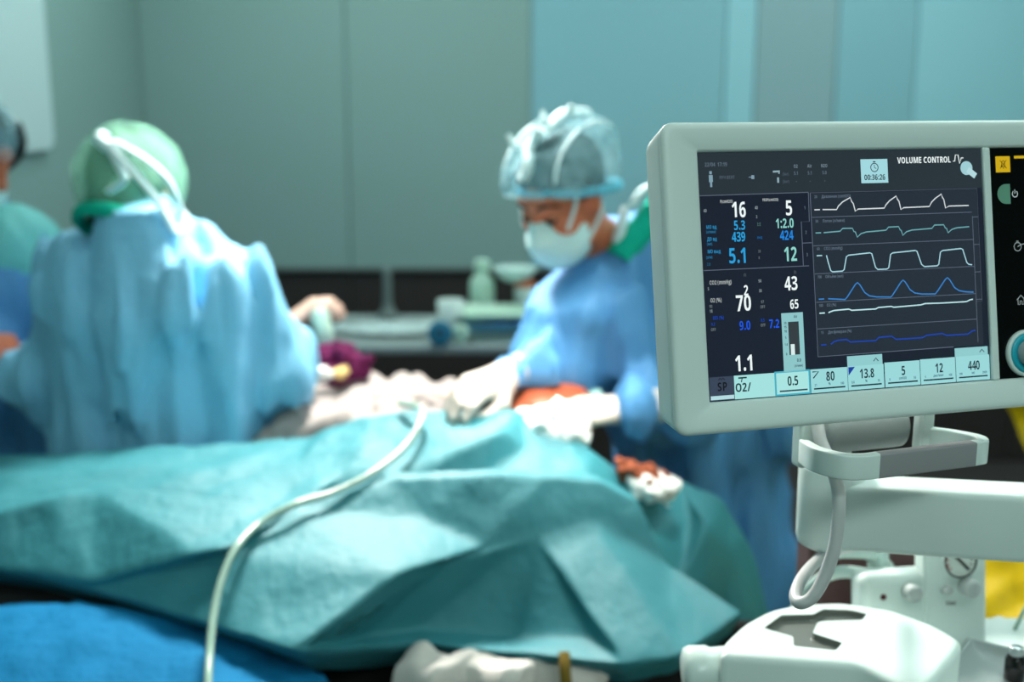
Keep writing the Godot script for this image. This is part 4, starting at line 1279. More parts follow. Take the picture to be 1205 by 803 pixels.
func build_drapes() -> void:
	# the sheet over the patient: far edge, crest, and down to where the front sheet covers it
	var p := spots({
		"f0": [-90, 545, 2.5], "f1": [60, 548, 2.5], "f2": [200, 545, 2.5], "f3": [340, 540, 2.45], "f4": [430, 505, 2.42], "f5": [520, 492, 2.4], "f6": [610, 500, 2.38], "f7": [690, 560, 2.35], "f8": [740, 585, 2.33], "f9": [800, 600, 2.42], "f10": [870, 650, 2.42], "f11": [900, 740, 2.4],
		"t0": [-90, 540, 2.3], "t1": [0, 536, 2.3], "t2": [150, 527, 2.32], "t3": [300, 518, 2.33], "t4": [368, 513, 2.33], "t5": [398, 497, 2.31], "t6": [440, 487, 2.3], "t7": [500, 483, 2.28], "t8": [610, 482, 2.2], "t9": [642, 494, 2.18], "t10": [700, 532, 2.14], "t11": [738, 562, 2.13], "t12": [800, 562, 2.24], "t13": [852, 588, 2.24], "t14": [886, 648, 2.2], "t15": [908, 730, 2.16],
		"u0": [-90, 560, 2.18], "u1": [0, 562, 2.14], "u2": [120, 552, 2.16], "u3": [250, 556, 2.14], "u4": [350, 545, 2.18], "u5": [420, 520, 2.2], "u6": [490, 510, 2.19], "u7": [585, 505, 2.12], "u8": [620, 530, 2.13], "u9": [690, 556, 2.08], "u10": [750, 600, 2.1], "u11": [812, 610, 2.16], "u12": [832, 622, 2.1], "u13": [862, 650, 2.14], "u14": [880, 730, 2.1],
		"v0": [-90, 612, 2.03], "v1": [0, 606, 2.03], "v2": [110, 590, 2.05], "v3": [240, 600, 2.02], "v4": [345, 604, 2.0], "v5": [400, 560, 2.1], "v6": [460, 570, 2.06], "v7": [560, 562, 2.07], "v8": [640, 566, 2.05], "v9": [700, 575, 2.03], "v10": [752, 640, 2.03], "v11": [800, 680, 2.05], "v12": [838, 720, 2.06], "v13": [850, 720, 2.09], "v14": [862, 745, 2.07],
		"w0": [-90, 680, 2.0], "w1": [0, 690, 2.0], "w3": [240, 700, 1.99], "w4": [345, 690, 1.98], "w6": [460, 690, 2.0], "w8": [640, 690, 2.0], "w9": [700, 700, 2.0], "w10": [760, 730, 2.02], "w11": [800, 770, 2.03], "w14": [860, 800, 2.05]})
	var rows := [[], [], [], [], []]
	for k in ["f", "t", "u", "v", "w"].size():
		for i in 17:
			var key: String = "ftuvw"[k] + str(i)
			if p.has(key):
				rows[k].append(key)
	var o := obj("patient_drape", sheet(p, fan(rows), 9, 2, 0.009, 4, Vector3.ZERO, 9.0), M.drape)
	tag(o, "teal surgical drape over the patient, behind the front folded sheet", "drape")
	# the front sheet with its sharp paper-like folds
	var q := spots({
		"r0": [-90, 610, 1.98], "r1": [0, 602, 1.98], "r2": [60, 588, 2.0], "r3": [115, 579, 2.02], "r4": [195, 588, 1.99], "r5": [310, 602, 1.96], "r6": [345, 599, 1.96], "r7": [460, 565, 2.02], "r8": [560, 560, 1.99], "r9": [645, 561, 2.0], "r10": [705, 566, 2.0], "r11": [748, 590, 1.99], "r12": [785, 664, 1.93],
		"b0": [-90, 655, 1.94], "b1": [0, 668, 1.92], "b2": [105, 693, 1.87], "b3": [200, 720, 1.8], "b4": [265, 738, 1.735], "b5": [350, 765, 1.67], "b6": [420, 763, 1.75], "b7": [490, 756, 1.79], "b8": [600, 767, 1.785], "c6": [425, 752, 1.80], "c7": [490, 741, 1.85], "c8": [600, 750, 1.86], "c9": [700, 752, 1.79], "b9": [737, 782, 1.70], "b10": [800, 770, 1.71], "b11": [845, 742, 1.77], "b12": [872, 721, 1.8],
		"m1": [110, 684, 1.865], "m2": [230, 651, 1.83], "m3": [266, 647, 1.83], "n3": [266, 653, 1.85], "n2": [190, 672, 1.85],
		"m5": [465, 677, 1.78], "m6": [500, 611, 1.955], "m7": [570, 642, 1.91], "m8": [525, 664, 1.87], "m9": [633, 635, 1.94], "m10": [700, 616, 1.96]})
	var tris := [["r0", "r1", "b1"], ["r0", "b1", "b0"], ["r1", "r2", "b1"], ["r2", "m1", "b1"], ["b1", "m1", "b2"], ["r2", "r3", "m1"], ["r3", "m2", "m1"], ["r3", "r4", "m2"], ["r4", "r5", "m2"], ["r5", "m3", "m2"], ["r5", "r6", "m3"], ["m1", "m2", "n2"], ["m2", "m3", "n2"], ["m3", "n3", "n2"], ["m1", "n2", "b2"], ["n2", "b3", "b2"], ["n2", "n3", "b3"], ["n3", "b4", "b3"], ["r6", "n3", "m3"], ["r6", "m5", "n3"], ["n3", "m5", "b4"], ["m5", "b5", "b4"], ["r6", "r7", "m6"], ["r6", "m6", "m5"], ["m6", "m7", "m5"], ["r7", "r8", "m6"], ["r8", "m7", "m6"], ["r8", "r9", "m7"], ["r9", "m9", "m7"], ["r9", "m10", "m9"], ["r9", "r10", "m10"], ["r10", "r11", "m10"], ["r11", "r12", "m10"], ["m7", "m8", "m5"], ["m7", "m9", "m8"], ["m5", "m8", "b5"], ["m8", "c6", "b5"], ["m8", "c7", "c6"], ["m8", "m9", "c7"], ["m9", "c8", "c7"], ["m9", "c9", "c8"], ["m9", "b9", "c9"], ["c6", "b6", "b5"], ["c6", "c7", "b6"], ["c7", "b7", "b6"], ["c7", "c8", "b7"], ["c8", "b8", "b7"], ["c8", "c9", "b8"], ["c9", "b9", "b8"], ["m9", "m10", "b9"], ["m10", "r12", "b10"], ["m10", "b10", "b9"], ["r12", "b11", "b10"], ["r12", "b12", "b11"]]
	# hem: the edge turns down and back under
	var names := ["b0", "b1", "b2", "b3", "b4", "b5", "b6", "b7", "b8", "b9", "b10", "b11", "b12"]
	for n in names:
		q["h" + n] = q[n] + Vector3(0, -0.012, -0.006)
		q["k" + n] = q[n] + Vector3(0, -0.075, -0.08)
	for i in names.size() - 1:
		var a: String = names[i]
		var b: String = names[i + 1]
		tris.append_array([[a, b, "h" + a], [b, "h" + b, "h" + a], ["h" + a, "h" + b, "k" + a], ["h" + b, "k" + b, "k" + a]])
	# upper edge: the fold rolls over backwards
	var upper := ["r0", "r1", "r2", "r3", "r4", "r5", "r6", "r7", "r8", "r9", "r10", "r11", "r12"]
	for n in upper:
		q["s" + n] = q[n] + Vector3(0, 0.004, -0.026)
		q["t" + n] = q[n] + Vector3(0, -0.05, -0.045)
	for i in upper.size() - 1:
		var a: String = upper[i]
		var b: String = upper[i + 1]
		tris.append_array([["s" + a, "s" + b, a], ["s" + b, b, a], ["t" + a, "t" + b, "s" + a], ["t" + b, "s" + b, "s" + a]])
	var fs := obj("front_drape", sheet(q, tris, 10, 1, 0.004, 8, Vector3.ZERO, 9.0), M.drape)
	tag(fs, "teal sheet with sharp creases hanging at the near side of the table", "drape")
	# bright blue sheet below on the left
	var z := spots({"a0": [-120, 716, 1.86], "a1": [0, 709, 1.86], "a2": [90, 703, 1.87], "a3": [230, 730, 1.83], "a4": [345, 768, 1.78], "a5": [382, 794, 1.74],
		"c0": [-120, 760, 1.7], "c1": [0, 750, 1.72], "c2": [100, 752, 1.72], "c3": [230, 768, 1.71], "c4": [330, 790, 1.69], "c5": [378, 806, 1.68],
		"d0": [-120, 840, 1.56], "d1": [0, 835, 1.57], "d2": [120, 835, 1.57], "d3": [240, 840, 1.57], "d4": [320, 850, 1.56], "d5": [366, 860, 1.56],
		"e0": [-120, 1000, 1.54], "e1": [0, 1000, 1.55], "e2": [120, 1000, 1.55], "e3": [240, 1000, 1.55], "e4": [320, 1000, 1.54], "e5": [350, 1000, 1.54]})
	for i in 6:
		z["g%d" % i] = z["a%d" % i] + Vector3(0.0, -0.16, -0.04)
	for n in ["a", "c", "d", "e"]:
		z[n + "6"] = z[n + "5"] + Vector3(0.012, -0.05, -0.03)
	z["g6"] = z["g5"] + Vector3(0.01, -0.05, 0)
	var zr := []
	for n in ["g", "a", "c", "d", "e"]:
		var row := []
		for i in 7:
			row.append(n + str(i))
		zr.append(row)
	var bl := obj("blue_sheet", sheet(z, fan(zr), 8, 2, 0.012, 21, Vector3.ZERO, 10.0), M.blue_sheet)
	tag(bl, "bright blue sheet spread below the teal drape beside the hanging tube", "sheet")
	# grey-beige blanket below the middle of the front sheet
	var y := {}
	for i in 13:
		var x := 456.0 + 21.0 * i
		var wob := 3.0 * sin(i * 1.3)
		y["a%d" % i] = at(x + 22, (752 if i == 1 else 765) + wob * 0.6 + i * 1.2, 1.78 + 0.012 * cos(i * 1.5))
		y["b%d" % i] = at(x + 8, 786 + wob + i * 0.5, 1.74 + 0.022 * cos(i * 1.5))
		y["c%d" % i] = at(x, 860, 1.72 + 0.022 * cos(i * 1.5 + 0.4))
		y["d%d" % i] = at(x, 1050, 1.72 + 0.022 * cos(i * 1.5 + 0.7))
	var yr := []
	for n in ["a", "b", "c", "d"]:
		var row := []
		for i in 13:
			row.append(n + str(i))
		yr.append(row)
	var bk := obj("blanket", sheet(y, fan(yr), 5, 2, 0.012, 31, Vector3.ZERO, 12.0), M.blanket)
	tag(bk, "grey-beige blanket hanging out below the front drape", "blanket")
	var st := obj("strap", tube([at(664, 768, 1.72), at(665, 790, 1.695), at(668, 830, 1.68), at(668, 900, 1.68)], 0.009, 10, 5, 0.3), M.strap)
	tag(st, "ochre webbing strap hanging over the grey-beige blanket", "strap")
	var tb := obj("suction_tube", tube([at(470, 474, 2.28), at(488, 478, 2.23), at(497, 484, 2.2), at(494, 500, 2.16), at(475, 528, 2.1), at(440, 556, 2.03), at(395, 579, 1.98), at(345, 595, 1.93), at(305, 617, 1.89), at(278, 645, 1.82), at(262, 680, 1.77), at(252, 720, 1.72), at(247, 765, 1.66), at(244, 830, 1.57), at(243, 960, 1.5)], 0.0064, 14, 8), M.tubing)
	tag(tb, "pale translucent suction tube curving over the teal drapes", "tube")

func lump(r: Vector3, cell: float, seed_: int, amp: float, freq: float, extra := []) -> ArrayMesh:
	var f := Field.new(-r * 1.4 - Vector3.ONE * 0.03, r * 1.4 + Vector3.ONE * 0.03, cell)
	f.egg(Vector3.ZERO, r, 0.02)
	for e in extra:
		f.egg(e[0], e[1], 0.02)
	var n := FastNoiseLite.new()
	n.seed = seed_
	n.frequency = 1.0
	n.fractal_octaves = 2
	f.ripple(n, Vector3.ONE * freq, amp)
	return skins([[f, Transform3D.IDENTITY]])

func build_field() -> void:
	# what lies in the opening of the drape
	var g := thing("gauze", "bright white gauze pack under the surgeon's gloved hand", "gauze", at(652, 498, 2.2))
	obj("folds", lump(Vector3(0.075, 0.035, 0.05), 0.005, 51, 0.02, 16.0, [[Vector3(0.03, -0.02, 0.02), Vector3(0.05, 0.03, 0.04)]]), M.gauze, g)
	var f := Field.new(at(640, 470, 2.34) - Vector3(0.2, 0.12, 0.16), at(640, 470, 2.34) + Vector3(0.2, 0.14, 0.16), 0.008)
	f.egg(at(645, 492, 2.32), Vector3(0.1, 0.062, 0.085), 0.02)
	f.egg(at(625, 474, 2.34), Vector3(0.05, 0.03, 0.05), 0.03)
	f.egg(at(668, 468, 2.36), Vector3(0.04, 0.03, 0.045), 0.03)
	var base := at(640, 470, 2.34) - Vector3(0, 0.1, 0)
	var pr := thing("person", "orange-stained skin of the patient in the opening of the drape", "person", base)
	obj("body", skins([[f, Transform3D.IDENTITY]], base), M.stained_skin, pr)
	var ring := obj("towel", tube([at(640, 458, 2.42), at(662, 452, 2.42), at(685, 452, 2.41), at(698, 466, 2.38), at(705, 480, 2.36)], 0.022, 10, 5, 0.8), M.towel)
	tag(ring, "rolled pale green towel behind the stained skin", "towel")
	var s := thing("swab", "crumpled white swab stained orange-red on the teal drape", "swab", at(758, 562, 2.12))
	obj("folds", lump(Vector3(0.05, 0.022, 0.034), 0.0045, 61, 0.016, 26.0, [[Vector3(0.03, -0.012, 0.008), Vector3(0.024, 0.018, 0.022)]]), M.gauze, s).position = Vector3(0.008, -0.012, 0.014)
	var stain := obj("stain", lump(Vector3(0.054, 0.018, 0.034), 0.0045, 62, 0.016, 30.0), M.stained, s)
	stain.position = Vector3(-0.003, 0.006, 0)
	stain.set_meta("label", "orange-red soaked upper layer")
	stain.rotation.z = -0.35
	# white cloth table beyond the drape
	var t := thing("instrument_table", "low table under a white crumpled cloth beyond the drape crest", "table", Vector3(-0.33, 0, -2.78))
	var wt := spots({"a0": [296, 452, 3.0], "a1": [330, 440, 2.98], "a2": [430, 437, 2.96], "a3": [500, 440, 2.9], "a4": [540, 455, 2.82], "b0": [296, 480, 2.75], "b1": [330, 470, 2.75], "b2": [420, 462, 2.74], "b3": [490, 462, 2.72], "b4": [545, 474, 2.66], "c0": [296, 520, 2.55], "c1": [320, 505, 2.55], "c2": [410, 492, 2.56], "c3": [490, 484, 2.54], "c4": [548, 492, 2.54], "d0": [296, 640, 2.55], "d1": [320, 640, 2.55], "d2": [410, 640, 2.56], "d3": [490, 640, 2.54], "d4": [548, 640, 2.54]})
	var rows := []
	for n in ["a", "b", "c", "d"]:
		rows.append([n + "0", n + "1", n + "2", n + "3", n + "4"])
	obj("cloth", sheet(wt, fan(rows), 8, 1, 0.045, 71, t.position, 11.0), M.white_cloth, t)
	obj("top", rbox(Vector3(0.4, 0.03, 0.32), 0.01), M.steel, t).position = Vector3(0.02, 0.84, 0)
	for k in 4:
		obj("leg", lathe([Vector2(0.015, 0), Vector2(0.015, 0.83)], 14), M.steel, t).position = Vector3(0.2 if k % 2 else -0.16, 0, 0.13 if k > 1 else -0.13)
	var pu := thing("cloth_bundle", "crumpled dark magenta cloth on the white cloth table", "cloth", at(402, 424, 2.84))
	obj("folds", lump(Vector3(0.07, 0.035, 0.05), 0.006, 81, 0.04, 15.0, [[Vector3(-0.03, -0.03, 0.03), Vector3(0.04, 0.03, 0.03)]]), M.magenta, pu)
	for k in 2:
		var w := thing("swab", ["small yellowish swab below the magenta cloth", "small white swab beside the magenta cloth"][k], "swab", at([400, 382][k], [438, 440][k], 2.74))
		obj("folds", lump(Vector3(0.02, 0.014, 0.018), 0.004, 90 + k, 0.012, 34.0), [M.swab_yellow, M.gauze][k], w)
	var cl := thing("clamp", "pinkish steel clamp on the white cloth near the tube end", "clamp", at(500, 470, 2.62))
	for s2 in [-1.0, 1.0]:
		obj("arm", tube([Vector3(-0.12, 0.01, 0.01 * s2), Vector3(-0.04, 0.018, 0.004 * s2), Vector3(0.0, 0.02, 0), Vector3(0.035, 0.015, -0.012 * s2)], 0.005, 8, 5), M.steel_pink, cl)
		obj("finger_ring", tube([Vector3(0.035, 0.015, -0.012 * s2), Vector3(0.05, 0.016, -0.028 * s2), Vector3(0.068, 0.015, -0.016 * s2), Vector3(0.052, 0.014, -0.006 * s2), Vector3(0.035, 0.015, -0.012 * s2)], 0.005, 8, 5), M.steel_pink, cl)
	# pale bottle held upside down in the glove
	var b := thing("squeeze_bottle", "pale green squeeze bottle held in the surgeon's glove", "bottle", at(381, 390, 2.9))
	obj("body", lathe([Vector2(0.001, -0.06), Vector2(0.008, -0.058), Vector2(0.012, -0.035), Vector2(0.021, -0.022), Vector2(0.023, 0.0), Vector2(0.023, 0.05), Vector2(0.02, 0.06), Vector2(0.001, 0.062)], 24), M.pale_green, b)
	obj("cap", lathe([Vector2(0.013, -0.04), Vector2(0.016, -0.036), Vector2(0.016, -0.024), Vector2(0.013, -0.02)], 20), M.gauze, b)
	b.rotation.z = 0.22

func build_back_table() -> void:
	var top := 0.93
	var t := thing("back_table", "instrument table with grey top on steel legs before the far wall", "table", Vector3(-0.02, 0, -3.62))
	obj("top", rbox(Vector3(1.08, 0.025, 0.5), 0.008), M.steel_dull, t).position = Vector3(0, top - 0.0125, 0)
	obj("shelf", rbox(Vector3(0.98, 0.02, 0.4), 0.006), M.steel_dull, t).position = Vector3(0, 0.25, 0)
	for k in 4:
		obj("leg", lathe([Vector2(0.016, 0), Vector2(0.016, top - 0.02)], 14), M.steel, t).position = Vector3(0.5 if k % 2 else -0.5, 0, 0.21 if k > 1 else -0.21)
	var put := func(x: float, d: float) -> Vector3:
		var q := at(x, 300, d)
		return Vector3(q.x, top, q.z)
	# things on it
	var sh := obj("paper_sheet", lump(Vector3(0.19, 0.012, 0.09), 0.007, 14, 0.016, 12.0), M.paper)
	sh.position = put.call(462, 3.56) + Vector3(0, 0.012, 0)
	tag(sh, "crumpled pale wrapping paper on the back table", "paper")
	var pole := thing("drip_stand", "short grey pole with flared foot on the back table", "stand", put.call(455, 3.8))
	obj("pole", lathe([Vector2(0.014, 0.03), Vector2(0.014, 0.15), Vector2(0.012, 0.16), Vector2(0.008, 0.164), Vector2(0.004, 0.166), Vector2(0.001, 0.166)], 18), M.wallish, pole)
	obj("foot", lathe([Vector2(0.001, 0), Vector2(0.036, 0), Vector2(0.034, 0.012), Vector2(0.022, 0.03), Vector2(0.016, 0.045), Vector2(0.014, 0.06)], 24), M.wallish, pole)
	var cup := thing("cup", "white plastic cup on the back table", "cup", put.call(530, 3.54))
	obj("wall", lathe([Vector2(0.001, 0), Vector2(0.034, 0), Vector2(0.036, 0.004), Vector2(0.042, 0.105), Vector2(0.04, 0.105), Vector2(0.034, 0.008), Vector2(0.001, 0.006)], 28), M.cap_white, cup)
	var bt := thing("bottle", "tall pale green bottle behind the white cup", "bottle", put.call(567, 3.74))
	obj("body", lathe([Vector2(0.001, 0), Vector2(0.036, 0), Vector2(0.039, 0.005), Vector2(0.039, 0.125), Vector2(0.034, 0.142), Vector2(0.022, 0.152), Vector2(0.018, 0.158), Vector2(0.018, 0.165)], 28), M.pale_green, bt)
	obj("cap", lathe([Vector2(0.001, 0.162), Vector2(0.022, 0.162), Vector2(0.024, 0.166), Vector2(0.024, 0.195), Vector2(0.021, 0.2), Vector2(0.001, 0.201)], 24), M.pale_green, bt)
	var roll := thing("tape_roll", "teal blue round roll at the edge of the back table", "roll", put.call(517, 3.38) + Vector3(0, 0.036, 0))
	var rm := obj("roll", lathe([Vector2(0.012, -0.022), Vector2(0.033, -0.022), Vector2(0.036, -0.018), Vector2(0.036, 0.018), Vector2(0.033, 0.022), Vector2(0.012, 0.022)], 30), M.teal_solid, roll)
	rm.rotation.x = PI / 2 - 0.2
	var rm2 := obj("core", lathe([Vector2(0.002, -0.0225), Vector2(0.013, -0.0225), Vector2(0.013, 0.0225), Vector2(0.002, 0.0225)], 24), M.teal_dark, roll)
	rm2.rotation.x = PI / 2 - 0.2
	var ball := thing("gauze_roll", "pale yellow-green gauze roll beside the teal roll", "roll", put.call(541, 3.42) + Vector3(0, 0.026, 0))
	var gm := obj("roll", lathe([Vector2(0.004, -0.02), Vector2(0.022, -0.022), Vector2(0.026, -0.017), Vector2(0.026, 0.017), Vector2(0.022, 0.022), Vector2(0.004, 0.02)], 24), M.pale_green, ball)
	gm.rotation.x = PI / 2
	for k in 3:
		var tr := thing("instrument_tray", ["lowest pale tray of the stack on the back table", "middle tray of the stack lined with blue cloth", "topmost pale green tray of the stack on the back table"][k], "tray", put.call(610, 3.52) + Vector3(-0.012 * k, 0.0245 * k, -0.03 * k))
		var rings := []
		for s in [[0.012, 0.0], [0.0, 0.02], [-0.004, 0.02], [0.004, 0.018], [0.014, 0.004], [0.05, 0.004]]:
			var ring := PackedVector3Array()
			var w: float = 0.15 - s[0]
			var d: float = 0.1 - s[0]
			for q in rounded(PackedVector2Array([Vector2(-w, -d), Vector2(w, -d), Vector2(w, d), Vector2(-w, d)]), 0.02, 4):
				ring.append(Vector3(q.x, s[1], q.y))
			rings.append(ring)
		obj("pan", loft(rings), [M.tray_pale, M.tray_blue, M.pale_green][k], tr)
		if k == 1:
			obj("blue_lining", lump(Vector3(0.11, 0.01, 0.04), 0.007, 7, 0.012, 14.0), M.blue_dark, tr).position = Vector3(0, 0.016, 0.05)
	var jar := thing("jar", "white jar with an orange lid near the bowed surgeon", "jar", put.call(617, 3.74) + Vector3(0, 0.064, 0))
	obj("wall", lathe([Vector2(0.001, 0), Vector2(0.03, 0), Vector2(0.032, 0.003), Vector2(0.032, 0.045), Vector2(0.029, 0.05), Vector2(0.001, 0.05)], 24), M.cap_white, jar)
	obj("lid", lathe([Vector2(0.001, 0.05), Vector2(0.03, 0.05), Vector2(0.032, 0.053), Vector2(0.032, 0.066), Vector2(0.029, 0.07), Vector2(0.001, 0.07)], 24), M.orange, jar)
	var bowl := thing("bowl", "shallow white and blue bowl on top of the jar", "bowl", jar.position + Vector3(-0.03, 0.07, 0))
	obj("wall", lathe([Vector2(0.001, 0), Vector2(0.03, 0), Vector2(0.05, 0.012), Vector2(0.072, 0.04), Vector2(0.07, 0.041), Vector2(0.045, 0.016), Vector2(0.001, 0.006)], 30), M.tray_pale, bowl)

func build_right_side() -> void:
	var y := thing("waste_bag", "full yellow plastic waste bag behind the flow panel", "bag", Vector3(0.97, 0.47, -2.0))
	obj("bag", lump(Vector3(0.24, 0.46, 0.22), 0.02, 33, 0.05, 6.0), M.yellow, y)
	obj("neck", tube([Vector3(0.06, 0.34, 0), Vector3(0.08, 0.42, 0), Vector3(0.12, 0.46, 0.02)], 0.05, 12, 5, 0.7), M.yellow, y)
	var v := thing("yellow_apron", "yellow plastic apron hanging slantwise on the dark wall panel", "apron", Vector3(1.3, 0.5, -2.9))
	var c := {}
	for i in 5:
		for j in 4:
			var x := lerpf([1178, 1196, 1222, 1250][j], [1244, 1262, 1290, 1320][j], i / 4.0)
			c["%s%d" % ["abcd"[j], i]] = at(x + 30 * j, [470, 500, 540, 580, 640][i], 2.9 + 0.04 * sin(i * 1.3 + j))
	var rows := []
	for j in 4:
		var row := []
		for i in 5:
			row.append("%s%d" % ["abcd"[j], i])
		rows.append(row)
	obj("sheet", sheet(c, fan(rows), 6, 2, 0.015, 3, v.position, 8.0), M.yellow, v)
	var w := thing("gauze", "crumpled white wadding between the flow panel and the yellow bag", "gauze", at(1174, 752, 1.5))
	obj("folds", lump(Vector3(0.03, 0.03, 0.02), 0.005, 3, 0.012, 30.0), M.gauze, w)
	var t := obj("drain_tube", tube([at(1186, 764, 1.45), at(1193, 745, 1.45), at(1207, 715, 1.45), at(1230, 670, 1.47)], 0.0028, 8, 4), M.tubing)
	tag(t, "thin white tube slanting before the yellow bag", "tube")

# ---------------------------------------------------------------- the room
func build_room() -> void:
	var box := func(size: Vector3) -> BoxMesh:
		var b := BoxMesh.new()
		b.size = size
		return b
	var x0 := -1.58
	var x1 := 3.0
	var zb := -5.2
	var zf := 2.2
	var w := x1 - x0
	var l := zf - zb
	var cx := (x0 + x1) * 0.5
	var cz := (zb + zf) * 0.5
	struct("floor", box.call(Vector3(w + 0.4, 0.1, l + 0.4)), M.floor_).position = Vector3(cx, -0.05, cz)
	struct("ceiling", box.call(Vector3(w + 0.4, 0.1, l + 0.4)), M.ceiling).position = Vector3(cx, 3.05, cz)
	struct("wall_front", box.call(Vector3(w + 0.4, 3.0, 0.1)), M.wall).position = Vector3(cx, 1.5, zf + 0.05)
	struct("wall_right", box.call(Vector3(0.1, 3.0, l)), M.wall).position = Vector3(x1 + 0.05, 1.5, cz)
	var lw := struct("wall_left", box.call(Vector3(0.1, 3.0, l)), M.wall)
	lw.position = Vector3(x0 - 0.05, 1.5, cz)
	var bw := struct("wall_back", box.call(Vector3(w + 0.2, 3.0, 0.1)), M.joint)
	bw.position = Vector3(cx, 1.5, zb - 0.07)
	# upper panels of the back wall with their joints, dark panels below
	var joints := [x0, -0.706, 0.081, 0.904, 1.034, 1.377, 1.713, 2.25, x1]
	var tone := [M.wall, M.wall, M.wall_blue, M.wall_cyan, M.wall_grey, M.wall_blue, M.wall_cyan, M.wall_blue]
	for i in joints.size() - 1:
		var pw: float = joints[i + 1] - joints[i] - 0.004
		var pn := obj("panel", rbox(Vector3(pw, 2.09, 0.03), 0.004, 2), tone[i], bw)
		pn.position = Vector3((joints[i] + joints[i + 1]) * 0.5, 0.895 + 1.045, zb) - bw.position
		var dn := obj("lower_panel", rbox(Vector3(pw, 0.87, 0.02), 0.004, 2), M.dado, bw)
		dn.position = Vector3((joints[i] + joints[i + 1]) * 0.5, 0.44, zb - 0.01) - bw.position
	struct("trim_1", rbox(Vector3(w, 0.012, 0.045), 0.003), M.wallish).position = Vector3(cx, 0.89, zb + 0.005)
	# white board on the left wall
	var board := thing("wall_board", "white wall board with rounded corners on the left wall", "board", Vector3(x0 + 0.012, 1.46, -3.55))
	var rings := []
	for s in [[0.0, -0.012], [0.0, 0.01], [0.004, 0.014]]:
		var ring := PackedVector3Array()
		for q in rounded(inset(PackedVector2Array([Vector2(-0.55, 0), Vector2(0.55, 0), Vector2(0.55, 1.1), Vector2(-0.55, 1.1)]), s[0]), 0.06, 6):
			ring.append(Vector3(s[1], q.y, -q.x))
		rings.append(ring)
	obj("face", loft(rings, true, true, false), M.board, board)
	# dark bracket with a bright ring below it
	var br := thing("wall_bracket", "dark wall bracket with a bright ring below the white board", "bracket", Vector3(x0 + 0.02, 1.43, -3.55))
	obj("plate", rbox(Vector3(0.04, 0.05, 0.26), 0.01), M.dark, br)
	obj("arm", tube([Vector3(0.02, 0, 0), Vector3(0.08, 0.02, 0.02), Vector3(0.12, 0.07, 0.03), Vector3(0.11, 0.13, 0.03)], 0.022, 10, 5), M.dark, br)
	var bc := obj("ring", tube([Vector3(0.13, 0.13, 0.055), Vector3(0.1, 0.155, 0.06), Vector3(0.075, 0.13, 0.06), Vector3(0.1, 0.105, 0.06), Vector3(0.13, 0.13, 0.055)], 0.007, 8, 5), M.steel, br)
	bc.set_meta("label", "bright steel ring")
	obj("pink_valve", rbox(Vector3(0.05, 0.07, 0.12), 0.015), M.mauve, br).position = Vector3(0.0, -0.1, 0.03)

func ceiling_light(p: Vector3, e: float) -> void:
	var t := thing("ceiling_light", "flat white light panel set in the ceiling", "light", p, "ceiling light panels")
	obj("frame", rbox(Vector3(1.24, 0.03, 0.64), 0.005), M.steel, t).position.y = 0.012
	var b := BoxMesh.new()
	b.size = Vector3(1.18, 0.004, 0.58)
	obj("diffuser", b, glow(Color(0.93, 1.0, 0.98), 1.5), t).position.y = -0.004
	var a := AreaLight3D.new()
	a.name = "panel_glow"
	a.area_size = Vector2(1.16, 0.56)
	a.light_energy = e
	a.light_color = Color(0.90, 1.0, 0.975)
	a.shadow_enabled = true
	a.area_range = 14.0
	t.add_child(a)
	a.position.y = -0.012
	a.rotation.x = -PI / 2

func surgical_lamp(label: String, p: Vector3, target: Vector3, e: float, cone: float) -> void:
	var t := thing("surgical_lamp", label, "lamp", p)
	var dir := (target - p).normalized()
	t.basis = facing(dir, Vector3.BACK)
	var h := obj("head", lathe([Vector2(0.001, 0.1), Vector2(0.12, 0.1), Vector2(0.26, 0.06), Vector2(0.31, 0.02), Vector2(0.31, 0.0), Vector2(0.29, -0.005)], 40), M.plastic, t)
	h.rotation.x = -PI / 2
	for k in 7:
		var a := TAU * k / 6
		var c := Vector3.ZERO if k == 6 else Vector3(cos(a) * 0.18, sin(a) * 0.18, 0)
		var d := obj("lens", lathe([Vector2(0.001, -0.006), Vector2(0.07, -0.006), Vector2(0.072, 0.0), Vector2(0.07, 0.004), Vector2(0.001, 0.004)], 24), glow(Color(1.0, 0.98, 0.94), 2.0), h)
		d.position = Vector3(c.x, -0.004, c.y)
	obj("arm", tube([Vector3(0, 0, -0.1), Vector3(0.0, 0.05, -0.3), t.basis.inverse() * (Vector3(p.x, 2.8, p.z) - p), t.basis.inverse() * (Vector3(p.x, 3.0, p.z) - p)], 0.03, 12, 6), M.plastic, t)
	var s := SpotLight3D.new()
	s.name = "lamp_beam"
	s.light_energy = e
	s.light_color = Color(1.0, 0.985, 0.95)
	s.spot_angle = cone
	s.spot_angle_attenuation = 0.6
	s.spot_range = 12.0
	s.light_size = 0.25
	s.shadow_enabled = true
	t.add_child(s)
	s.position = Vector3(0, 0, 0.03)
	s.rotation.y = PI

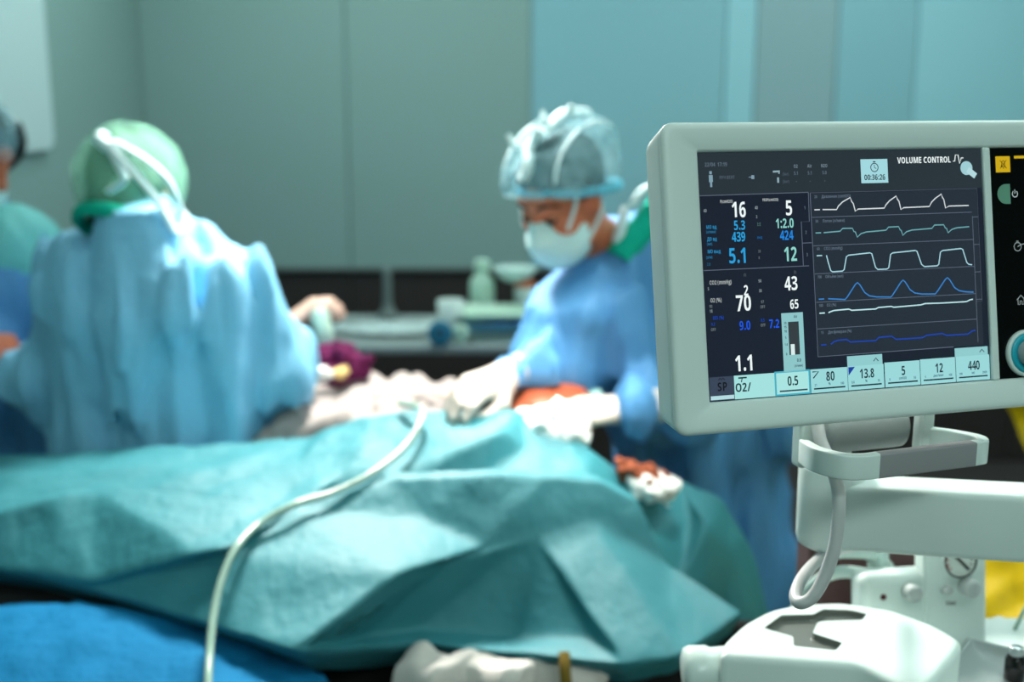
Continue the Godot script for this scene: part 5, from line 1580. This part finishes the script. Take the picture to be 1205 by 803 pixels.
func make_materials() -> void:
	var wi := noise_image(256, 0.09, 3, 2)
	wi.bump_map_to_normal_map(3.0)
	weave = ImageTexture.create_from_image(wi)
	var ci := noise_image(256, 0.02, 4, 5)
	ci.bump_map_to_normal_map(7.0)
	crumple = ImageTexture.create_from_image(ci)
	M.plastic = mat(Color(0.86, 0.905, 0.89), 0.42)
	M.plastic_grey = mat(Color(0.66, 0.68, 0.68), 0.5)
	M.grip = mat(Color(0.58, 0.57, 0.58), 0.6)
	M.knob_grey = mat(Color(0.72, 0.74, 0.74), 0.45)
	M.cable = mat(Color(0.80, 0.79, 0.79), 0.4)
	M.hose = mat(Color(0.74, 0.82, 0.80), 0.4)
	M.cap_white = mat(Color(0.84, 0.89, 0.87), 0.25)
	M.tray = mat(Color(0.60, 0.64, 0.64), 0.4)
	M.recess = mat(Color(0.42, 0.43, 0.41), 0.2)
	M.rubber = mat(Color(0.1, 0.1, 0.1), 0.7)
	M.dark = mat(Color(0.10, 0.10, 0.11), 0.5)
	M.red = mat(Color(0.66, 0.25, 0.25), 0.5)
	M.dark_red = mat(Color(0.34, 0.10, 0.12), 0.4)
	M.maroon = mat(Color(0.30, 0.18, 0.18), 0.6)
	M.gauge_face = mat(Color(0.88, 0.91, 0.89), 0.4)
	M.cyan_ring = mat(Color(0.10, 0.66, 0.74), 0.3)
	M.key_green = mat(Color(0.42, 0.62, 0.53), 0.4)
	M.black_gloss = mat(Color(0.008, 0.008, 0.01), 0.25)
	M.black_gloss.metallic_specular = 0.25
	M.screen = glow(Color(0.085, 0.105, 0.17))
	M.dark_glass = mat(Color(0.06, 0.04, 0.05), 0.08)
	M.steel = mat(Color(0.70, 0.73, 0.74), 0.3, 0.9)
	M.steel_dull = mat(Color(0.58, 0.62, 0.62), 0.5, 0.2)
	M.steel_pink = mat(Color(0.86, 0.72, 0.66), 0.35, 0.3)
	M.black_pad = mat(Color(0.03, 0.03, 0.035), 0.9)
	M.clear = mat(Color(0.8, 0.9, 0.88, 0.35), 0.1)
	M.clear.transparency = BaseMaterial3D.TRANSPARENCY_ALPHA
	# cloth
	M.gown = cloth(Color(0.32, 0.57, 0.78), 5.0, 0.35, crumple)
	M.gown_pale = cloth(Color(0.52, 0.77, 0.90), 5.0, 0.35, crumple)
	M.cape = cloth(Color(0.42, 0.76, 0.76), 5.0, 0.3, crumple)
	M.scrub = cloth(Color(0.02, 0.66, 0.56), 9.0, 0.4)
	M.drape = cloth(Color(0.16, 0.47, 0.51), 4.0, 0.35, crumple)
	M.blue_sheet = cloth(Color(0.0, 0.40, 0.58), 4.0, 0.5, crumple)
	M.blanket = cloth(Color(0.80, 0.78, 0.76), 9.0, 0.6)
	M.strap = cloth(Color(0.42, 0.34, 0.12), 12.0, 0.5)
	M.white_cloth = cloth(Color(0.66, 0.62, 0.605), 6.0, 0.5, crumple)
	M.magenta = cloth(Color(0.36, 0.09, 0.26), 8.0, 0.4)
	M.gauze = cloth(Color(0.92, 0.92, 0.90), 14.0, 0.6)
	M.swab_yellow = cloth(Color(0.85, 0.72, 0.48), 14.0, 0.6)
	M.towel = cloth(Color(0.62, 0.80, 0.76), 10.0, 0.5)
	M.paper = cloth(Color(0.74, 0.80, 0.80), 8.0, 0.5, crumple)
	M.mask = cloth(Color(0.82, 0.93, 0.93), 12.0, 0.3)
	M.tie = cloth(Color(0.84, 0.93, 0.94), 12.0, 0.3)
	M.cap_rim = cloth(Color(0.42, 0.76, 0.86), 12.0, 0.4)
	for c in [["cap_blue", Color(0.66, 0.84, 0.88, 0.3)], ["cap_green", Color(0.64, 0.92, 0.80, 0.27)]]:
		var m := cloth(c[1], 10.0, 0.5, crumple)
		m.transparency = BaseMaterial3D.TRANSPARENCY_ALPHA
		M[c[0]] = m
	for k in ["drape", "gown", "gown_pale", "cape"]:
		M[k].roughness = 0.62
		M[k].metallic_specular = 0.5
	M.hair = cloth(Color(0.13, 0.10, 0.10), 10.0, 0.4)
	M.skin = mat(Color(0.80, 0.44, 0.31), 0.5)
	M.skin.subsurf_scatter_enabled = true
	M.skin.subsurf_scatter_strength = 0.15
	M.stained_skin = mat(Color(0.66, 0.31, 0.18), 0.45)
	M.stained = cloth(Color(0.52, 0.28, 0.19), 14.0, 0.5)
	M.glove = mat(Color(0.80, 0.76, 0.72), 0.4)
	M.glove_beige = mat(Color(0.82, 0.68, 0.61), 0.45)
	M.tubing = mat(Color(0.55, 0.66, 0.61), 0.25)
	# plastics on the tables
	M.pale_green = mat(Color(0.76, 0.88, 0.80), 0.35)
	M.teal_solid = mat(Color(0.02, 0.44, 0.56), 0.5)
	M.teal_dark = mat(Color(0.02, 0.28, 0.38), 0.6)
	M.tray_pale = mat(Color(0.76, 0.86, 0.84), 0.35)
	M.tray_blue = mat(Color(0.40, 0.62, 0.74), 0.4)
	M.blue_dark = cloth(Color(0.10, 0.26, 0.46), 8.0, 0.4)
	M.orange = mat(Color(0.78, 0.40, 0.26), 0.5)
	M.yellow = mat(Color(0.84, 0.70, 0.02), 0.35)
	M.mauve = mat(Color(0.58, 0.52, 0.56), 0.5)
	# room
	M.wall = mat(Color(0.55, 0.66, 0.65), 0.5)
	M.wall_blue = mat(Color(0.55, 0.74, 0.79), 0.45)
	M.wall_cyan = mat(Color(0.61, 0.81, 0.86), 0.45)
	M.wall_grey = mat(Color(0.57, 0.69, 0.72), 0.5)
	M.wallish = mat(Color(0.42, 0.46, 0.45), 0.5)
	M.joint = mat(Color(0.44, 0.53, 0.53), 0.7)
	M.dado = mat(Color(0.19, 0.16, 0.155), 0.5)
	M.floor_ = mat(Color(0.25, 0.23, 0.23), 0.6)
	M.ceiling = mat(Color(0.85, 0.88, 0.87), 0.8)
	M.board = mat(Color(0.80, 0.88, 0.89), 0.35)

func _ready() -> void:
	var cam := Camera3D.new()
	cam.name = "camera"
	cam.fov = rad_to_deg(2.0 * atan(401.5 / FOCAL))
	cam.near = 0.05
	cam.far = 60.0
	cam.position = EYE
	cam.rotation.x = -PITCH
	var attr := CameraAttributesPhysical.new()
	attr.frustum_focal_length = 40.0
	attr.frustum_focus_distance = 1.12
	attr.exposure_aperture = 2.7
	cam.attributes = attr
	add_child(cam)
	cam.fov = rad_to_deg(2.0 * atan(401.5 / FOCAL))
	cam.current = true
	var env := WorldEnvironment.new()
	env.name = "environment"
	var e := Environment.new()
	e.background_mode = Environment.BG_COLOR
	e.background_color = Color.BLACK
	e.tonemap_mode = Environment.TONE_MAPPER_LINEAR
	e.tonemap_exposure = 1.0
	e.sdfgi_enabled = true
	e.ssao_enabled = true
	e.ssil_enabled = true
	env.environment = e
	add_child(env)
	font = SystemFont.new()
	font.font_names = PackedStringArray(["Droid Sans"])
	font.font_weight = 700
	make_materials()
	for l in [[Vector3(0.9, 2.975, 1.3), 4.4], [Vector3(0.95, 2.975, -0.3), 0.4], [Vector3(-0.9, 2.975, -1.3), 0.4], [Vector3(1.6, 2.975, -2.0), 2.3], [Vector3(-0.6, 2.975, -4.0), 2.2], [Vector3(1.5, 2.975, -4.0), 2.2]]:
		ceiling_light(l[0], l[1])
	surgical_lamp("round surgical lamp head above the gauze", Vector3(0.2, 2.55, -1.9), Vector3(0.1, 1.02, -2.2), 11.0, 10.0)
	surgical_lamp("round surgical lamp head behind the operating table", Vector3(-0.3, 2.46, -2.95), Vector3(-0.25, 1.0, -2.0), 12.5, 46.0)
	build_room()
	build_table()
	build_drapes()
	build_machine()
	build_arm()
	build_monitor()
	build_tray()
	surgeon_bowed()
	surgeon_from_behind()
	helper_cropped()
	build_field()
	build_back_table()
	build_right_side()
